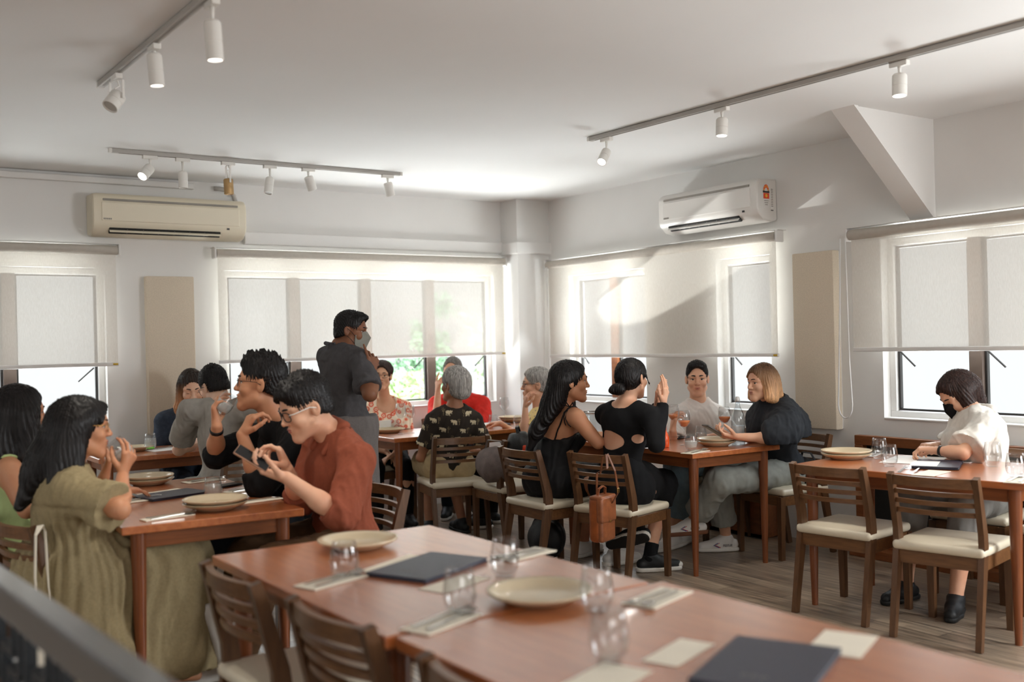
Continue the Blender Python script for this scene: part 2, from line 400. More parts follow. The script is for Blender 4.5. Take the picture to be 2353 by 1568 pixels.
# ------------------------------------------------------------------ shrubs and trees outside
rng = random.Random(4)
for i, (c, s) in enumerate({'a': (176, 206, 140), 'b': (112, 150, 112), 'c': (196, 214, 176)}.items()):
    m, nt, b = newmat('foliage_'+c)
    o, _ = noise_col(nt, srgb(*[x*0.7 for x in s]), srgb(*s), 3.0)
    nt.links.new(o, b.inputs['Base Color']); b.inputs['Roughness'].default_value = 0.6
def tree(name, label, x, y, h, r, mat, n, cat='tree'):
    t = thing(name, label, cat, (x, y, -1.2))
    rg = np.random.default_rng(int(abs(x*100+y*10)))
    MB().tube([(0, 0, 0), (0.05, 0, (h+1.2)*0.5), (0, 0.03, h+0.9)], [0.07, 0.05, 0.02], 8).build('trunk', M['cabinet_wood'], t)
    nb = 16; cs = rg.normal(0, 0.5, (nb, 3))*np.array([r, r, h*0.33])+np.array([0, 0, h*0.72+1.2]); V = []; Fc = []
    P = cs[rg.integers(0, nb, n)]+rg.normal(0, 1, (n, 3))*r*0.22
    d = rg.normal(0, 1, (n, 3)); d /= np.linalg.norm(d, axis=1)[:, None]
    e_ = np.cross(d, rg.normal(0, 1, (n, 3))); e_ /= np.linalg.norm(e_, axis=1)[:, None]
    n2 = n; s = rg.uniform(0.018, 0.040, (n, 1))
    V = np.stack([P-d*s*1.5, P+e_*s*0.7, P+d*s*1.5, P-e_*s*0.7], 1).reshape(-1, 3)
    MB().add(V, [(4*k, 4*k+1, 4*k+2, 4*k+3) for k in range(n)]).build('foliage', mat, t)
tree('leafy_tree', 'light green leafy tree outside the window behind the floral blouse', 5.75, 11.0, 1.15, 0.42, M['foliage_a'], 1900)
tree('dark_tree', 'darker green tree outside the window left of the brown mullion', 7.0, 12.2, 1.75, 0.36, M['foliage_b'], 1900)
tree('shrub', 'small green shrub outside the window behind the waiter', 3.35, 10.6, 0.95, 0.22, M['foliage_a'], 700, 'shrub')
tree('pale_tree', 'pale green tree outside the window behind the man in red', 8.3, 12.6, 1.65, 0.34, M['foliage_c'], 1200)

# ------------------------------------------------------------------ air conditioners
def aircon(name, label, loc, rz, L, body_m, sticker):
    """local x along the unit, local -y out of the wall, origin at back bottom left"""
    t = thing(name, label, 'air conditioner', loc, rz)
    prof = [(0, 0.012), (-0.06, 0.0), (-0.13, 0.012), (-0.185, 0.06), (-0.20, 0.10), (-0.20, 0.255), (-0.19, 0.29), (-0.165, 0.31), (0, 0.315)]
    # sections along x with rounded ends
    mb = MB(); V = []; n = len(prof); cy, cz = -0.08, 0.16
    xs = [(0, 0.90), (0.008, 0.97), (0.03, 1.0), (L-0.03, 1.0), (L-0.008, 0.97), (L, 0.90)]
    for x, k in xs:
        for (y, z_) in prof: V.append((x, min(0, cy+(y-cy)*k) if y < 0 else 0, cz+(z_-cz)*k))
    Fc = [(i*n+j, i*n+(j+1) % n, (i+1)*n+(j+1) % n, (i+1)*n+j) for i in range(len(xs)-1) for j in range(n)]
    Fc += [tuple(range(n)), tuple(range(len(xs)*n-1, (len(xs)-1)*n-1, -1))]
    mb.add(V, Fc).build('housing', body_m, t, angle=35)
    MB().box((L/2, -0.203, 0.175), (L-0.12, 0.008, 0.135), 0.006).build('front_panel', body_m, t)
    MB().box((L/2, -0.2, 0.262), (L-0.14, 0.012, 0.016), 0.002).build('intake_slot', M['grey_print'], t)
    # outlet on the sloping lower front
    rot = Matrix.Rotation(math.radians(-42), 3, 'X')
    MB().box((L*0.46, -0.166, 0.046), (L*0.72, 0.05, 0.03), 0.004, rot=rot).build('air_outlet', M['dark_slot'], t)
    MB().box((L*0.46, -0.190, 0.036), (L*0.72, 0.006, 0.022), 0.002, rot=rot).build('louver', body_m, t)
    for k in range(6):
        MB().box((L*0.46+(k-2.5)*L*0.1, -0.176, 0.043), (0.003, 0.035, 0.02), rot=rot).build('vane', M['grey_print'], t)
    MB().box((L*0.87, -0.197, 0.085), (0.02, 0.006, 0.014)).build('display', M['sticker_black'], t)
    mb = MB()
    for k in range(5): mb.box((0.075+k*0.012, -0.2075, 0.122), (0.009, 0.002, 0.012), 0.001)
    mb.build('logo', M['grey_print'], t)
    if sticker:
        x = L+0.0005
        mb = MB(); pts = []
        arc = [(0.5+0.5*math.cos(math.pi*k/12), math.sin(math.pi*k/12)) for k in range(13)]
        mb2 = MB()
        Vv = []; Ff = []
        for k, (u, v) in enumerate(arc):
            for q in (1.0, 0.55): Vv.append((x+0.001, -0.135+0.062*(0.5+(u-0.5)*q), 0.215+0.052*v*q))
        Ff = [(2*k, 2*k+1, 2*k+3, 2*k+2) for k in range(12)]
        mb2.add(Vv, Ff)
        st = MB().box((x, -0.104, 0.162), (0.002, 0.062, 0.125)).build('energy_sticker', M['sticker_white'], t)
        mb2.build('rating_arc', M['ceramic_tag'], st)
        for k in range(5):
            a = math.pi*(0.12+0.19*k)
            mb3 = MB(); mb3.lathe([(0, 0), (0.006, 0), (0.0, 0.001)], 5).xf(Matrix.Translation((x+0.002, -0.104+0.024*math.cos(a), 0.215+0.040*math.sin(a))) @ Matrix.Rotation(math.pi/2, 4, 'Y'))
            mb3.build('star', M['sticker_yellow'], st)
        MB().box((x+0.001, -0.104, 0.213), (0.002, 0.066, 0.012)).build('black_band', M['sticker_black'], st)
        MB().box((x+0.001, -0.104, 0.185), (0.002, 0.06, 0.04)).build('orange_band', M['ceramic_tag'], st)
        MB().lathe([(0, 0), (0.014, 0), (0, 0.001)], 5).xf(Matrix.Translation((x+0.0025, -0.104, 0.186)) @ Matrix.Rotation(math.pi/2, 4, 'Y')).build('star', M['sticker_yellow'], st)
        for k in range(3): MB().box((x+0.001, -0.104, 0.15-0.014*k), (0.0015, 0.048-0.01*k, 0.004)).build('print_line', M['grey_print'], st)
        s2 = MB().box((x, -0.045, 0.17), (0.002, 0.026, 0.15)).build('specification_label', M['sticker_white'], t)
        for k in range(11): MB().box((x+0.001, -0.045, 0.235-0.012*k), (0.0015, 0.02, 0.0055)).build('print_line', M['grey_print'], s2)
        for k in range(2): MB().box((x, -0.052+0.014*k, 0.085), (0.002, 0.009, 0.008)).build('dark_mark', M['sticker_black'], t)
    return t
aircon('air_conditioner', 'cream wall air conditioner above the back windows beside the ceiling cable cover', (1.715, 7.955, 2.28), 0, 1.14, M['ac_cream'], False)
aircon('air_conditioner', 'white wall air conditioner with orange energy sticker on its end', (5.745, 5.97, 2.25), -math.pi/2, 1.02, M['ac_white'], True)
pts = [(2.66, 7.93, 2.70), (2.70, 7.92, 2.70), (2.77, 7.91, 2.69), (2.81, 7.91, 2.65), (2.83, 7.91, 2.58)]
tag(MB().tube(pts, 0.018, 12).build('conduit_pipe', M['rail_grey'], smooth=True), 'short grey bent conduit rising from the cream air conditioner', 'pipe')

# ------------------------------------------------------------------ roller blinds and acoustic panels
def blind(label, axis, plane, a0, a1, zt, zb, chain_a=None, tag_at=None, sgn=-1):
    """plane: where the fabric hangs; sgn: room side direction along the plane normal"""
    root = thing('roller_blind', label, 'roller blind', ((a0+a1)/2, plane, zt) if axis == 'x' else (plane, (a0+a1)/2, zt), 0, 'roller blinds over the windows')
    L = a1-a0
    def P(a, p, z): return (a, p, z) if axis == 'x' else (p, a, z)
    def D(a, p, z): return (a, p, z) if axis == 'x' else (p, a, z)
    r = 0.034
    MB().tube([P(-L/2+0.02, 0.0, 0), P(L/2-0.02, 0.0, 0)], r, 24).build('roller', M['roller_fabric'], root, angle=40)
    for s in (-1, 1):
        MB().box(P(s*(L/2-0.008), 0.01, 0), D(0.018, 0.085, 0.085), 0.012).build('end_bracket', M['white_trim'], root)
    MB().box(P(0, 0.035, 0.046), D(L, 0.09, 0.006), 0.002).build('top_bracket', M['white_trim'], root)
    H = zt-zb; ff = -r*0.0
    def fn(u, v):
        a = -L/2+0.03+(L-0.06)*u; z_ = -H*v
        return P(a, ff-0.004*math.sin(u*9+v)*v+0.03*0, z_)
    MB().grid(fn, 24, 8).build('fabric', M['blind_fabric'], root, smooth=True)
    MB().box(P(0, ff, -H), D(L-0.05, 0.018, 0.028), 0.006).build('bottom_rail', M['white_trim'], root)
    if tag_at is not None:
        MB().box(P(tag_at*(L/2-0.05), ff-0.0105*(-sgn), -H), D(0.035, 0.003, 0.014), 0.001).build('yellow_tag', M['yellow_tag'], root)
    if chain_a is not None:
        a, zlow = chain_a
        pts = [P(a, sgn*0.03, -0.02), P(a-0.01, sgn*0.035, -H*0.6), P(a-0.015, sgn*0.035, -H*1.1)]
        pts2 = [P(a+0.035, sgn*0.035, -0.02), P(a+0.05, sgn*0.035, -H*0.6), P(a+0.065, sgn*0.035, -H*1.1)]
        bot = [P(a+0.025-0.055*math.cos(k*math.pi/8), sgn*0.035, zlow+0.09-0.09*math.sin(k*math.pi/8)) for k in range(9)]
        MB().tube(pts+bot[:5]+bot[5:]+pts2[::-1], 0.005, 6).build('pull_cord', M['cord_white'], root, smooth=True)
blind('roller blind over the back window left of the cream air conditioner', 'x', 7.86, -0.75, 1.92, 2.185, 1.345, tag_at=1, sgn=-1)
blind('long roller blind over the back window behind the standing waiter', 'x', 7.86, 2.62, 5.37, 2.185, 1.335, tag_at=1, sgn=-1)
blind('roller blind under the white air conditioner with the energy sticker', 'y', 5.65, 4.85, 7.60, 2.14, 1.30, tag_at=-1, sgn=-1, chain_a=(1.33, -1.1))
blind('roller blind with hanging cord loop beside the ceiling brace', 'y', 5.64, 1.75, 4.27, 2.085, 1.335, chain_a=(1.255, -1.20), sgn=-1)
def panel(label, c, d):
    t = thing('acoustic_panel', label, 'acoustic panel', (c[0], c[1], c[2]-d[2]/2), 0, 'fabric acoustic panels on the walls')
    MB().box((0, 0, d[2]/2), d, 0.008).build('panel_face', M['panel_fabric'], t, angle=40)
    b = [d[0]-0.01, d[1]-0.01, d[2]-0.01]
    off = (0, 0.02, 0) if d[1] < d[0] else (0.02, 0, 0)
    MB().box((off[0], off[1], d[2]/2), b, 0.004).build('panel_backing', M['white_trim'], t)
panel('tall beige acoustic panel on the back wall between the two blinds', (2.29, 7.915, 1.40), (0.36, 0.07, 1.2))
panel('tall grey beige acoustic panel on the side wall beside the hanging cord', (5.71, 4.59, 1.40), (0.07, 0.345, 1.21))

# ------------------------------------------------------------------ track lighting
def track(label, p0, p1, hung=False):
    p0, p1 = np.array(p0), np.array(p1); L = np.linalg.norm(p1-p0); a = math.atan2(p1[1]-p0[1], p1[0]-p0[0])
    t = thing('light_track', label, 'light track', tuple((p0+p1)/2), a)
    MB().box((0, 0, 0), (L, 0.034, 0.026), 0.003).build('rail', M['rail_grey'], t)
    MB().box((0, 0, -0.0135), (L-0.1, 0.010, 0.003)).build('groove', M['grey_print'], t)
    for s in (-1, 1): MB().box((s*(L/2+0.004), 0, 0), (0.02, 0.036, 0.028), 0.003).build('end_cap', M['white_metal'], t)
    h = ZC-p0[2]-0.013
    if h > 0.02:
        for u in (-0.45, 0.0, 0.45): MB().box((u*L, 0, 0.013+h/2), (0.008, 0.008, h)).build('hanger', M['white_metal'], t)
track('light track along the ceiling with two lit spotlights', (1.20, 5.2, 2.734), (1.28, 1.6, 2.734))
track('light track hung before the cream air conditioner with six spotlights', (1.64, 6.885, 2.737), (3.75, 6.885, 2.737))
track('long light track along the ceiling near the ceiling brace', (4.19, 5.13, 2.734), (4.31, 1.2, 2.734))
def spot(label, p, tilt, az, L, r, style='plain', lit=0.0, rail_z=2.72, drop=0.09, rail_dir=0.0):
    """tilt from straight down, az: world angle it leans to"""
    t = thing('track_spotlight', label, 'spotlight', (p[0], p[1], rail_z), 0, 'spotlights on the ceiling tracks')
    R0 = Matrix.Rotation(rail_dir, 3, 'Z')
    body = M['brass'] if style == 'brass' else M['white_metal']
    MB().box((0, 0, -0.012), (0.095, 0.032, 0.024), 0.004, rot=R0).build('adapter', M['white_metal'], t)
    R = Matrix.Rotation(az, 4, 'Z') @ Matrix.Rotation(-tilt, 4, 'Y')
    piv = Matrix.Translation((0, 0, -drop)) @ R
    if style in ('gimbal', 'brass'):
        mb = MB()
        for s in (-1, 1): mb.sweep([(0, s*(r+0.008), -drop+0.02-0.03), (0, s*(r+0.008), -0.03), (0, 0, -0.024)], 0.012, 0.004, (1, 0, 0))
        mb.xf(Matrix.Rotation(az, 4, 'Z')).build('yoke', M['white_metal'], t)
        MB().tube([(0, 0, -0.02), (0.012, 0.0, -0.05), (-0.008, 0.0, -0.065), (0, 0, -drop+0.02)], 0.004, 6).build('cable', M['white_metal'], t, smooth=True)
    else:
        MB().tube([(0, 0, -0.02), (0, 0, -drop)], [0.009, 0.006], 10).build('stem', M['white_metal'], t, smooth=True)
    z0 = 0.02 if style in ('gimbal', 'brass') else -0.0
    prof = [(0, z0), (r*0.8, z0), (r*0.97, z0-0.006), (r, z0-0.012), (r, z0-L*0.52), (r*0.96, z0-L*0.525), (r*0.96, z0-L*0.54), (r, z0-L*0.545), (r, z0-L), (r*0.88, z0-L), (r*0.84, z0-L+0.012)]
    off = Matrix.Translation((0 if style in ('gimbal', 'brass', 'plain') else 0, 0, 0))
    MB().lathe(prof, 28).xf(piv @ off).build('lamp_head', body, t, angle=35)
    MB().lathe([(0, z0-L+0.006), (r*0.86, z0-L+0.006)], 24).xf(piv).build('lamp_face', M['lamp_glow'] if lit else M['rail_grey'], t)
    if lit:
        l = bpy.data.lights.new('lamp_bulb', 'SPOT'); l.energy = lit; l.spot_size = math.radians(70); l.spot_blend = 0.6; l.shadow_soft_size = r*0.8; l.color = (1, 0.93, 0.82)
        o = bpy.data.objects.new('lamp_bulb', l); C.objects.link(o); o.parent = t
        o.matrix_local = piv @ Matrix.Translation((0, 0, z0-L-0.004))
def rot_from(dx, dy): return math.atan2(dy, dx)
spot('white gimbal spotlight at the end of the track with two lit lamps', (1.205, 4.92), math.radians(38), math.radians(205), 0.085, 0.037, 'gimbal', 0, 2.72, 0.105, math.pi/2)
spot('lit white spotlight in the middle of its track', (1.225, 4.37), math.radians(4), 0, 0.135, 0.031, 'plain', 18, 2.72, 0.035, math.pi/2)
spot('lit white spotlight hanging lowest near the top of the photo', (1.25, 3.70), math.radians(3), 0, 0.145, 0.031, 'plain', 18, 2.72, 0.075, math.pi/2)
for px_, lab, tl, azd, L_, r_, st, lit_, dr in (
        (345, 'lit tilted white spotlight, first on the track before the cream air conditioner', 48, 215, 0.10, 0.033, 'plain', 5, 0.075),
        (420, 'upright white spotlight hanging directly beside the brass one, above the cream air conditioner', 0, 0, 0.105, 0.029, 'plain', 0, 0.085),
        (524, 'brass spotlight in a wire yoke among the white ones', 2, 0, 0.10, 0.031, 'brass', 0, 0.13),
        (620, 'slim white spotlight leaning slightly, just past the brass spotlight', 20, 225, 0.115, 0.028, 'plain', 0, 0.085),
        (708, 'white spotlight leaning away, second from the end of the hung track', 22, 20, 0.095, 0.032, 'plain', 0, 0.055),
        (890, 'white spotlight leaning away at the far end of the hung track', 18, 20, 0.095, 0.032, 'plain', 0, 0.055)):
    q = aty(px_, 385, 6.885)
    spot(lab, (q[0], 6.885), math.radians(tl), math.radians(azd), L_*1.06, r_*1.06, st, lit_, 2.724, dr*1.05, 0)
spot('lit tilted white spotlight at the far end of the long track', (4.20, 4.98), math.radians(45), math.radians(205), 0.115, 0.031, 'plain', 5, 2.72, 0.085, math.pi/2)
spot('upright white spotlight in the middle of the long track', (4.235, 4.02), math.radians(6), math.radians(200), 0.10, 0.033, 'plain', 26, 2.72, 0.06, math.pi/2)
spot('upright white spotlight on the long track above the ceiling brace', (4.275, 2.92), math.radians(5), math.radians(200), 0.105, 0.034, 'plain', 30, 2.72, 0.06, math.pi/2)

# ------------------------------------------------------------------ furniture
def make_chair(label):
    """origin under the middle of the seat, sitter faces local +y"""
    t = thing('dining_chair', label, 'chair', (0, 0, 0), 0, 'matching dining chairs')
    W = M['chair_wood']
    for s in (-1, 1):
        MB().sweep([(s*0.186, 0.195, 0.0), (s*0.186, 0.19, 0.405)], [0.030, 0.038], [0.032, 0.042], (1, 0, 0)).build('leg', W, t)
        pts = [(s*0.196, -0.262, 0), (s*0.196, -0.225, 0.2), (s*0.196, -0.186, 0.40), (s*0.196, -0.178, 0.46), (s*0.196, -0.184, 0.52), (s*0.196, -0.232, 0.70), (s*0.196, -0.255, 0.778)]
        MB().sweep(pts, 0.027, [0.034, 0.043, 0.054, 0.056, 0.052, 0.040, 0.034], (1, 0, 0)).build('leg', W, t)
    MB().box((0, -0.012, 0.432), (0.425, 0.42, 0.046), 0.02, seg=4).grid(
        lambda u, v: ((u-0.5)*0.40, (v-0.5)*0.395-0.012, 0.453+0.012*(1-(2*u-1)**4)*(1-(2*v-1)**4)), 10, 10).build('seat', M['cream_vinyl'], t, smooth=True)
    mb = MB().box((0, 0.192, 0.377), (0.34, 0.022, 0.062), 0.003).box((0, -0.19, 0.377), (0.37, 0.022, 0.062), 0.003)
    for s in (-1, 1): mb.box((s*0.188, 0.0, 0.377), (0.022, 0.37, 0.062), 0.003)
    mb.build('seat_frame', M['chair_slat_wood'], t)
    for z, h in ((0.748, 0.046), (0.694, 0.021), (0.648, 0.021), (0.602, 0.021)):
        yc = -0.184-(z-0.52)*0.27
        pts = [(x, yc-0.034*(1-(x/0.185)**2), z) for x in np.linspace(-0.186, 0.186, 13)]
        MB().sweep(pts, 0.018 if h < 0.03 else 0.022, h, (0, 1, 0)).build('slat', M['chair_slat_wood'], t)
    return t
chairs = [
    ((4.48, 3.39), -83, 'empty dining chair before the plate stack on the table by the wooden wall cabinet'),
    ((4.50, 2.84), -78, 'empty dining chair before the glass with menus, nearest the photo\'s right edge'),
    ((5.30, 3.17), 97, 'dining chair on which the woman in the white shirt sits'),
    ((5.22, 2.62), 97, 'empty dining chair beside the woman in the white shirt, across the table'),
    ((4.03, 4.71), -75, 'dining chair with the brown leather backpack hanging on its back'),
    ((3.87, 5.20), -90, 'dining chair on which the long-haired woman in the black slip dress sits'),
    ((5.31, 4.59), 86, 'dining chair with the black handbag, under the woman in the black cape top'),
    ((5.28, 5.27), 92, 'dining chair of the young man in the white T-shirt'),
    ((3.87, 6.43), -14, 'dining chair on which the woman in the elephant-print blouse sits'),
    ((4.64, 6.36), 5, 'dining chair of the woman in the yellow print top'),
    ((4.06, 5.93), -4, 'dining chair piled with bags behind the long-haired woman in the black slip dress'),
    ((1.99, 4.33), 88, 'dining chair behind the man in the rust shirt'),
    ((2.06, 4.93), 90, 'dining chair of the man in the black shirt drinking water'),
    ((0.895, 4.50), -76, 'dining chair with a cloth tote strap behind the woman in the olive dress'),
    ((0.80, 5.05), -88, 'dining chair of the woman in the light green top'),
    ((2.27, 6.47), 8, 'dining chair of the man in the grey T-shirt leaning on a table'),
    ((2.37, 7.62), 180, 'dining chair of the woman in the dark jacket against the back wall'),
    ((3.92, 7.62), 180, 'dining chair of the woman in the orange flower blouse'),
    ((4.66, 7.62), 180, 'dining chair of the man in the red shirt by the window'),
    ((1.27, 2.99), -88, 'empty dining chair at the far end of the set foreground tables'),
    ((1.31, 2.39), -86, 'empty dining chair, second along the set foreground tables'),
    ((1.33, 1.72), -88, 'empty dining chair whose top just shows at the photo\'s bottom edge'),
]
chair0 = None
for (p, a, lab) in chairs:
    if chair0 is None:
        chair0 = make_chair(lab); chair0.location = (p[0], p[1], 0); chair0.rotation_euler = (0, 0, math.radians(a))
    else: dup(chair0, (p[0], p[1], 0), math.radians(a), lab)

TZ = 0.75
def make_table(name, label, c, rz, w, l):
    """w along local x, l along local y"""
    t = thing(name, label, 'table', (c[0], c[1], 0), math.radians(rz), 'matching dining tables')
    mb = MB()
    mb.box((0, 0, TZ-0.016), (w, l, 0.032), 0.004); mb.build('tabletop', M['table_wood'], t)
    mb = MB(); ins = 0.075
    for s in (-1, 1):
        mb.box((s*(w/2-ins), 0, TZ-0.032-0.034), (0.02, l-2*ins-0.05, 0.068), 0.003)
        mb.box((0, s*(l/2-ins), TZ-0.032-0.034), (w-2*ins-0.05, 0.02, 0.068), 0.003)
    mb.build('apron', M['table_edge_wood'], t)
    for sx in (-1, 1):
        for sy in (-1, 1):
            x, y = sx*(w/2-ins), sy*(l/2-ins)
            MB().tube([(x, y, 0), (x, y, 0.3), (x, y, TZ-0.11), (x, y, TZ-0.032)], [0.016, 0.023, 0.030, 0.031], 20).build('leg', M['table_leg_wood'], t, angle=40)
    return t
make_table('dining_table', 'set table in the left foreground between the woman in olive and the man in rust', (1.415, 4.82), -4, 0.74, 1.38)
make_table('dining_table', 'table by the back wall under the leaning man in the grey T-shirt', (2.0, 7.21), 0, 0.95, 0.62)
make_table('dining_table', 'long table by the window with the elderly group', (4.35, 7.00), 0, 1.64, 0.66)
make_table('dining_table', 'dining table with rose wine glasses and the water bottle', (4.705, 5.09), -2, 0.74, 1.42)
make_table('dining_table', 'table before the wooden wall cabinet with the seated woman in white', (4.755, 3.105), 7, 0.74, 1.20)
make_table('dining_table', 'empty set foreground table, its far half with the plate and first menu', (1.525, 2.78), 0.5, 0.84, 1.22)
make_table('dining_table', 'empty set foreground table in front, with the large navy menu', (1.565, 1.545), 0.5, 0.86, 1.22)

# wooden wall cabinet and low bench along the side wall
t = thing('wall_cabinet', 'open wooden wall cabinet under the window with the cord loop blind', 'cabinet', (5.69, 2.7, 0))
MB().box((-0.03, 0, 0.745), (0.05, 3.1, 0.062), 0.004).build('front_rail', M['cabinet_wood'], t)
MB().box((-0.03, 0, 0.10), (0.05, 3.1, 0.2), 0.004).build('front_rail', M['cabinet_wood'], t)
for y in (1.52, 0.3, -0.9): MB().box((-0.03, y, 0.457), (0.05, 0.06, 0.514), 0.004).build('post', M['cabinet_wood'], t)
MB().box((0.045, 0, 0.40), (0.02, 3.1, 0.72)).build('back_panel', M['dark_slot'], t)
MB().box((0.01, 0, 0.53), (0.05, 3.04, 0.025)).build('shelf', M['cabinet_wood'], t)
MB().box((-0.07, 0, 0.03), (0.13, 3.1, 0.06), 0.004).build('plinth', M['cabinet_wood'], t)
MB().box((0.012, 1.542, 0.38), (0.06, 0.018, 0.74)).build('side_panel', M['cabinet_wood'], t)
t = thing('low_bench', 'low dark wooden bench along the wall behind the woman in the cape top', 'bench', (5.63, 5.95, 0))
MB().box((0, 0, 0.33), (0.22, 2.0, 0.03), 0.004).build('top', M['cabinet_wood'], t)
MB().box((-0.09, 0, 0.16), (0.02, 1.96, 0.31), 0.003).build('front_panel', M['cabinet_wood'], t)
for s in (-1, 1): MB().box((0, s*0.98, 0.16), (0.2, 0.02, 0.31), 0.003).build('side_panel', M['cabinet_wood'], t)
MB().box((-0.085, 0, 0.015), (0.03, 1.98, 0.03)).build('plinth', M['dark_slot'], t)

# stair railing in the near corner
a = np.array([0.318, 3.35, 0.95]); b_ = np.array([0.497, 0.75, 0.95])
ang = math.atan2(b_[1]-a[1], b_[0]-a[0]); L = float(np.linalg.norm(b_-a))
t = thing('stair_railing', 'dark painted stair railing with meander fretwork in the near corner', 'railing', (a[0], a[1], 0), ang)
MB().box((L/2, -0.028, 0.915), (L, 0.056, 0.07), 0.006).build('handrail', M['rail_paint'], t)
MB().box((L/2, -0.028, 0.06), (L, 0.05, 0.04), 0.004).build('bottom_rail', M['rail_edge'], t)
k = 0; s = 0.15
while s < L-0.1:
    for j in range(3):
        x = s+j*0.055; z1 = 0.805-0.040*j
        if x > L-0.05: break
        mb = MB().box((x, -0.028, (0.88+z1)/2), (0.017, 0.024, 0.88-z1)).box((x-0.05, -0.028, z1), (0.117, 0.024, 0.017))
        mb.box((x-0.10, -0.028, (z1+0.08)/2), (0.017, 0.024, z1-0.08))
        mb.build('fret_bar', M['rail_edge'], t)
    s += 0.27
for x in (0.02, L-0.02): MB().box((x, -0.028, 0.44), (0.06, 0.05, 0.88), 0.004).build('newel_post', M['rail_edge'], t)

# ------------------------------------------------------------------ things on the tables
def P(px, py, h=TZ+0.001):
    q = at(px, py, h); return (float(q[0]), float(q[1]), h)
def make_plate(label, loc, stacked, r=0.135):
    res = []
    for k in range(2 if stacked else 1):
        t = thing('dinner_plate', (label if not stacked else label % (('lower', 'upper')[k])), 'plate', (loc[0], loc[1], loc[2]+0.017*k), 0, 'round stoneware plates')
        prof = [(0, 0), (r*0.62, 0), (r*0.66, 0.004), (r*0.9, 0.018), (r, 0.027), (r, 0.031), (r*0.97, 0.032), (r*0.86, 0.024), (r*0.70, 0.012), (r*0.6, 0.0085), (0, 0.008)]
        MB().lathe(prof, 56).build('dish', M['plate_glaze'], t, smooth=True)
        MB().lathe([(r*0.978, 0.0325), (r*1.003, 0.0325), (r*1.004, 0.027), (r*0.99, 0.0255)], 56).build('rim', M['plate_dark'] if k == 0 and stacked else M['plate_glaze'], t, smooth=True)
        res.append(t)
    return res
def egg(r, h, th=0.0016):
    o = [(0, 0), (r*0.62, 0), (r*0.70, 0.004), (r*0.92, h*0.22), (r, h*0.42), (r*0.97, h*0.62), (r*0.86, h*0.85), (r*0.79, h)]
    i = [(a-th, z) for a, z in o[::-1]][:-3]+[(r*0.60, 0.012), (0, 0.010)]
    return o+i
def fill(r, h, z1, n=8):
    pr = [(0, 0.0105), (r*0.585, 0.0125)]
    for u in np.linspace(0.16, z1, n):
        zz = np.interp(u*h, [0.0, 0.004, h*0.22, h*0.42, h*0.62, h*0.85, h], [r*.62, r*.70, r*.92, r, r*.97, r*.86, r*.79])-0.0025
        pr.append((float(zz), u*h))
    return pr+[(0, z1*h)]
def make_tumbler(label, loc, r=0.041, h=0.100, water=None, level=0.6, rot=None, name='water_glass'):
    t = thing(name, label, 'glass', loc, 0, 'stemless drinking glasses')
    MB().lathe(egg(r, h), 36).build('glass_body', M['drink_glass'], t, smooth=True)
    if water: MB().lathe(fill(r, h, level), 36).build('water', M[water], t, smooth=True)
    if rot: t.rotation_euler = rot
    return t
def make_wine(label, loc, wine=True, tall=0.205, r=0.038, level=0.62):
    t = thing('wine_glass', label, 'wine glass', loc, 0, 'stemmed wine glasses')
    zb = tall*0.50; bh = tall-zb
    o = [(0, 0.003), (0.032, 0.001), (0.034, 0.0025), (0.010, 0.006), (0.0042, 0.014), (0.0036, zb-0.015), (0.007, zb-0.004)]
    bowl = [(r*0.55, zb+bh*0.10), (r*0.9, zb+bh*0.30), (r, zb+bh*0.48), (r*0.93, zb+bh*0.78), (r*0.82, tall)]
    inn = [(a-0.0012, z) for a, z in bowl[::-1]]+[(0, zb+0.004)]
    MB().lathe(o+bowl+inn, 36).build('glass_body', M['drink_glass'], t, smooth=True)
    if wine:
        zt = zb+bh*0.42
        MB().lathe([(0, zb+0.005), (r*0.5, zb+bh*0.10), (r*0.86, zb+bh*0.30), (r*0.955, zt), (0, zt)], 32).build('wine', M['rose_wine'], t, smooth=True)
    return t
def make_cutlery(kind, label, loc, rz):
    mb = MB(); H = [(0, -0.10, 0.002), (0, -0.06, 0.003), (0, 0.0, 0.005), (0, 0.045, 0.006)]
    mb.sweep(H, [0.014, 0.012, 0.007, 0.006], 0.0025, (1, 0, 0))
    if kind == 'spoon':
        def fn(u, v):
            a = 2*math.pi*v; rr = u
            return (0.018*rr*math.cos(a), 0.072+0.028*rr*math.sin(a), 0.003+0.006*rr*rr)
        mb.grid(fn, 6, 20)
    elif kind == 'fork':
        mb.sweep([(0, 0.042, 0.006), (0, 0.06, 0.004), (0, 0.07, 0.004)], [0.006, 0.02, 0.024], 0.002, (1, 0, 0))
        for k in range(4): mb.sweep([((k-1.5)*0.0066, 0.068, 0.004), ((k-1.5)*0.0064, 0.09, 0.005), ((k-1.5)*0.006, 0.108, 0.010)], [0.0034, 0.003, 0.0018], 0.002, (1, 0, 0))
    else:
        mb.sweep([(0, 0.04, 0.005), (0.002, 0.07, 0.004), (0.003, 0.115, 0.003)], [0.012, 0.018, 0.006], 0.0018, (1, 0, 0))
    o = mb.build(kind, M['steel'], angle=50); o.location = loc; o.rotation_euler = (0, 0, rz)
    return tag(o, label, kind, 'steel cutlery on the tables')
def napkin(label, loc, rz, w=0.095, l=0.20, mat='cream_paper', name='folded_napkin', cat='napkin', th=0.004):
    o = MB().box((0, 0, th/2), (w, l, th), 0.0012).build(name, M[mat]); o.location = loc; o.rotation_euler = (0, 0, rz)
    return tag(o, label, cat, 'paper napkins and sheets')
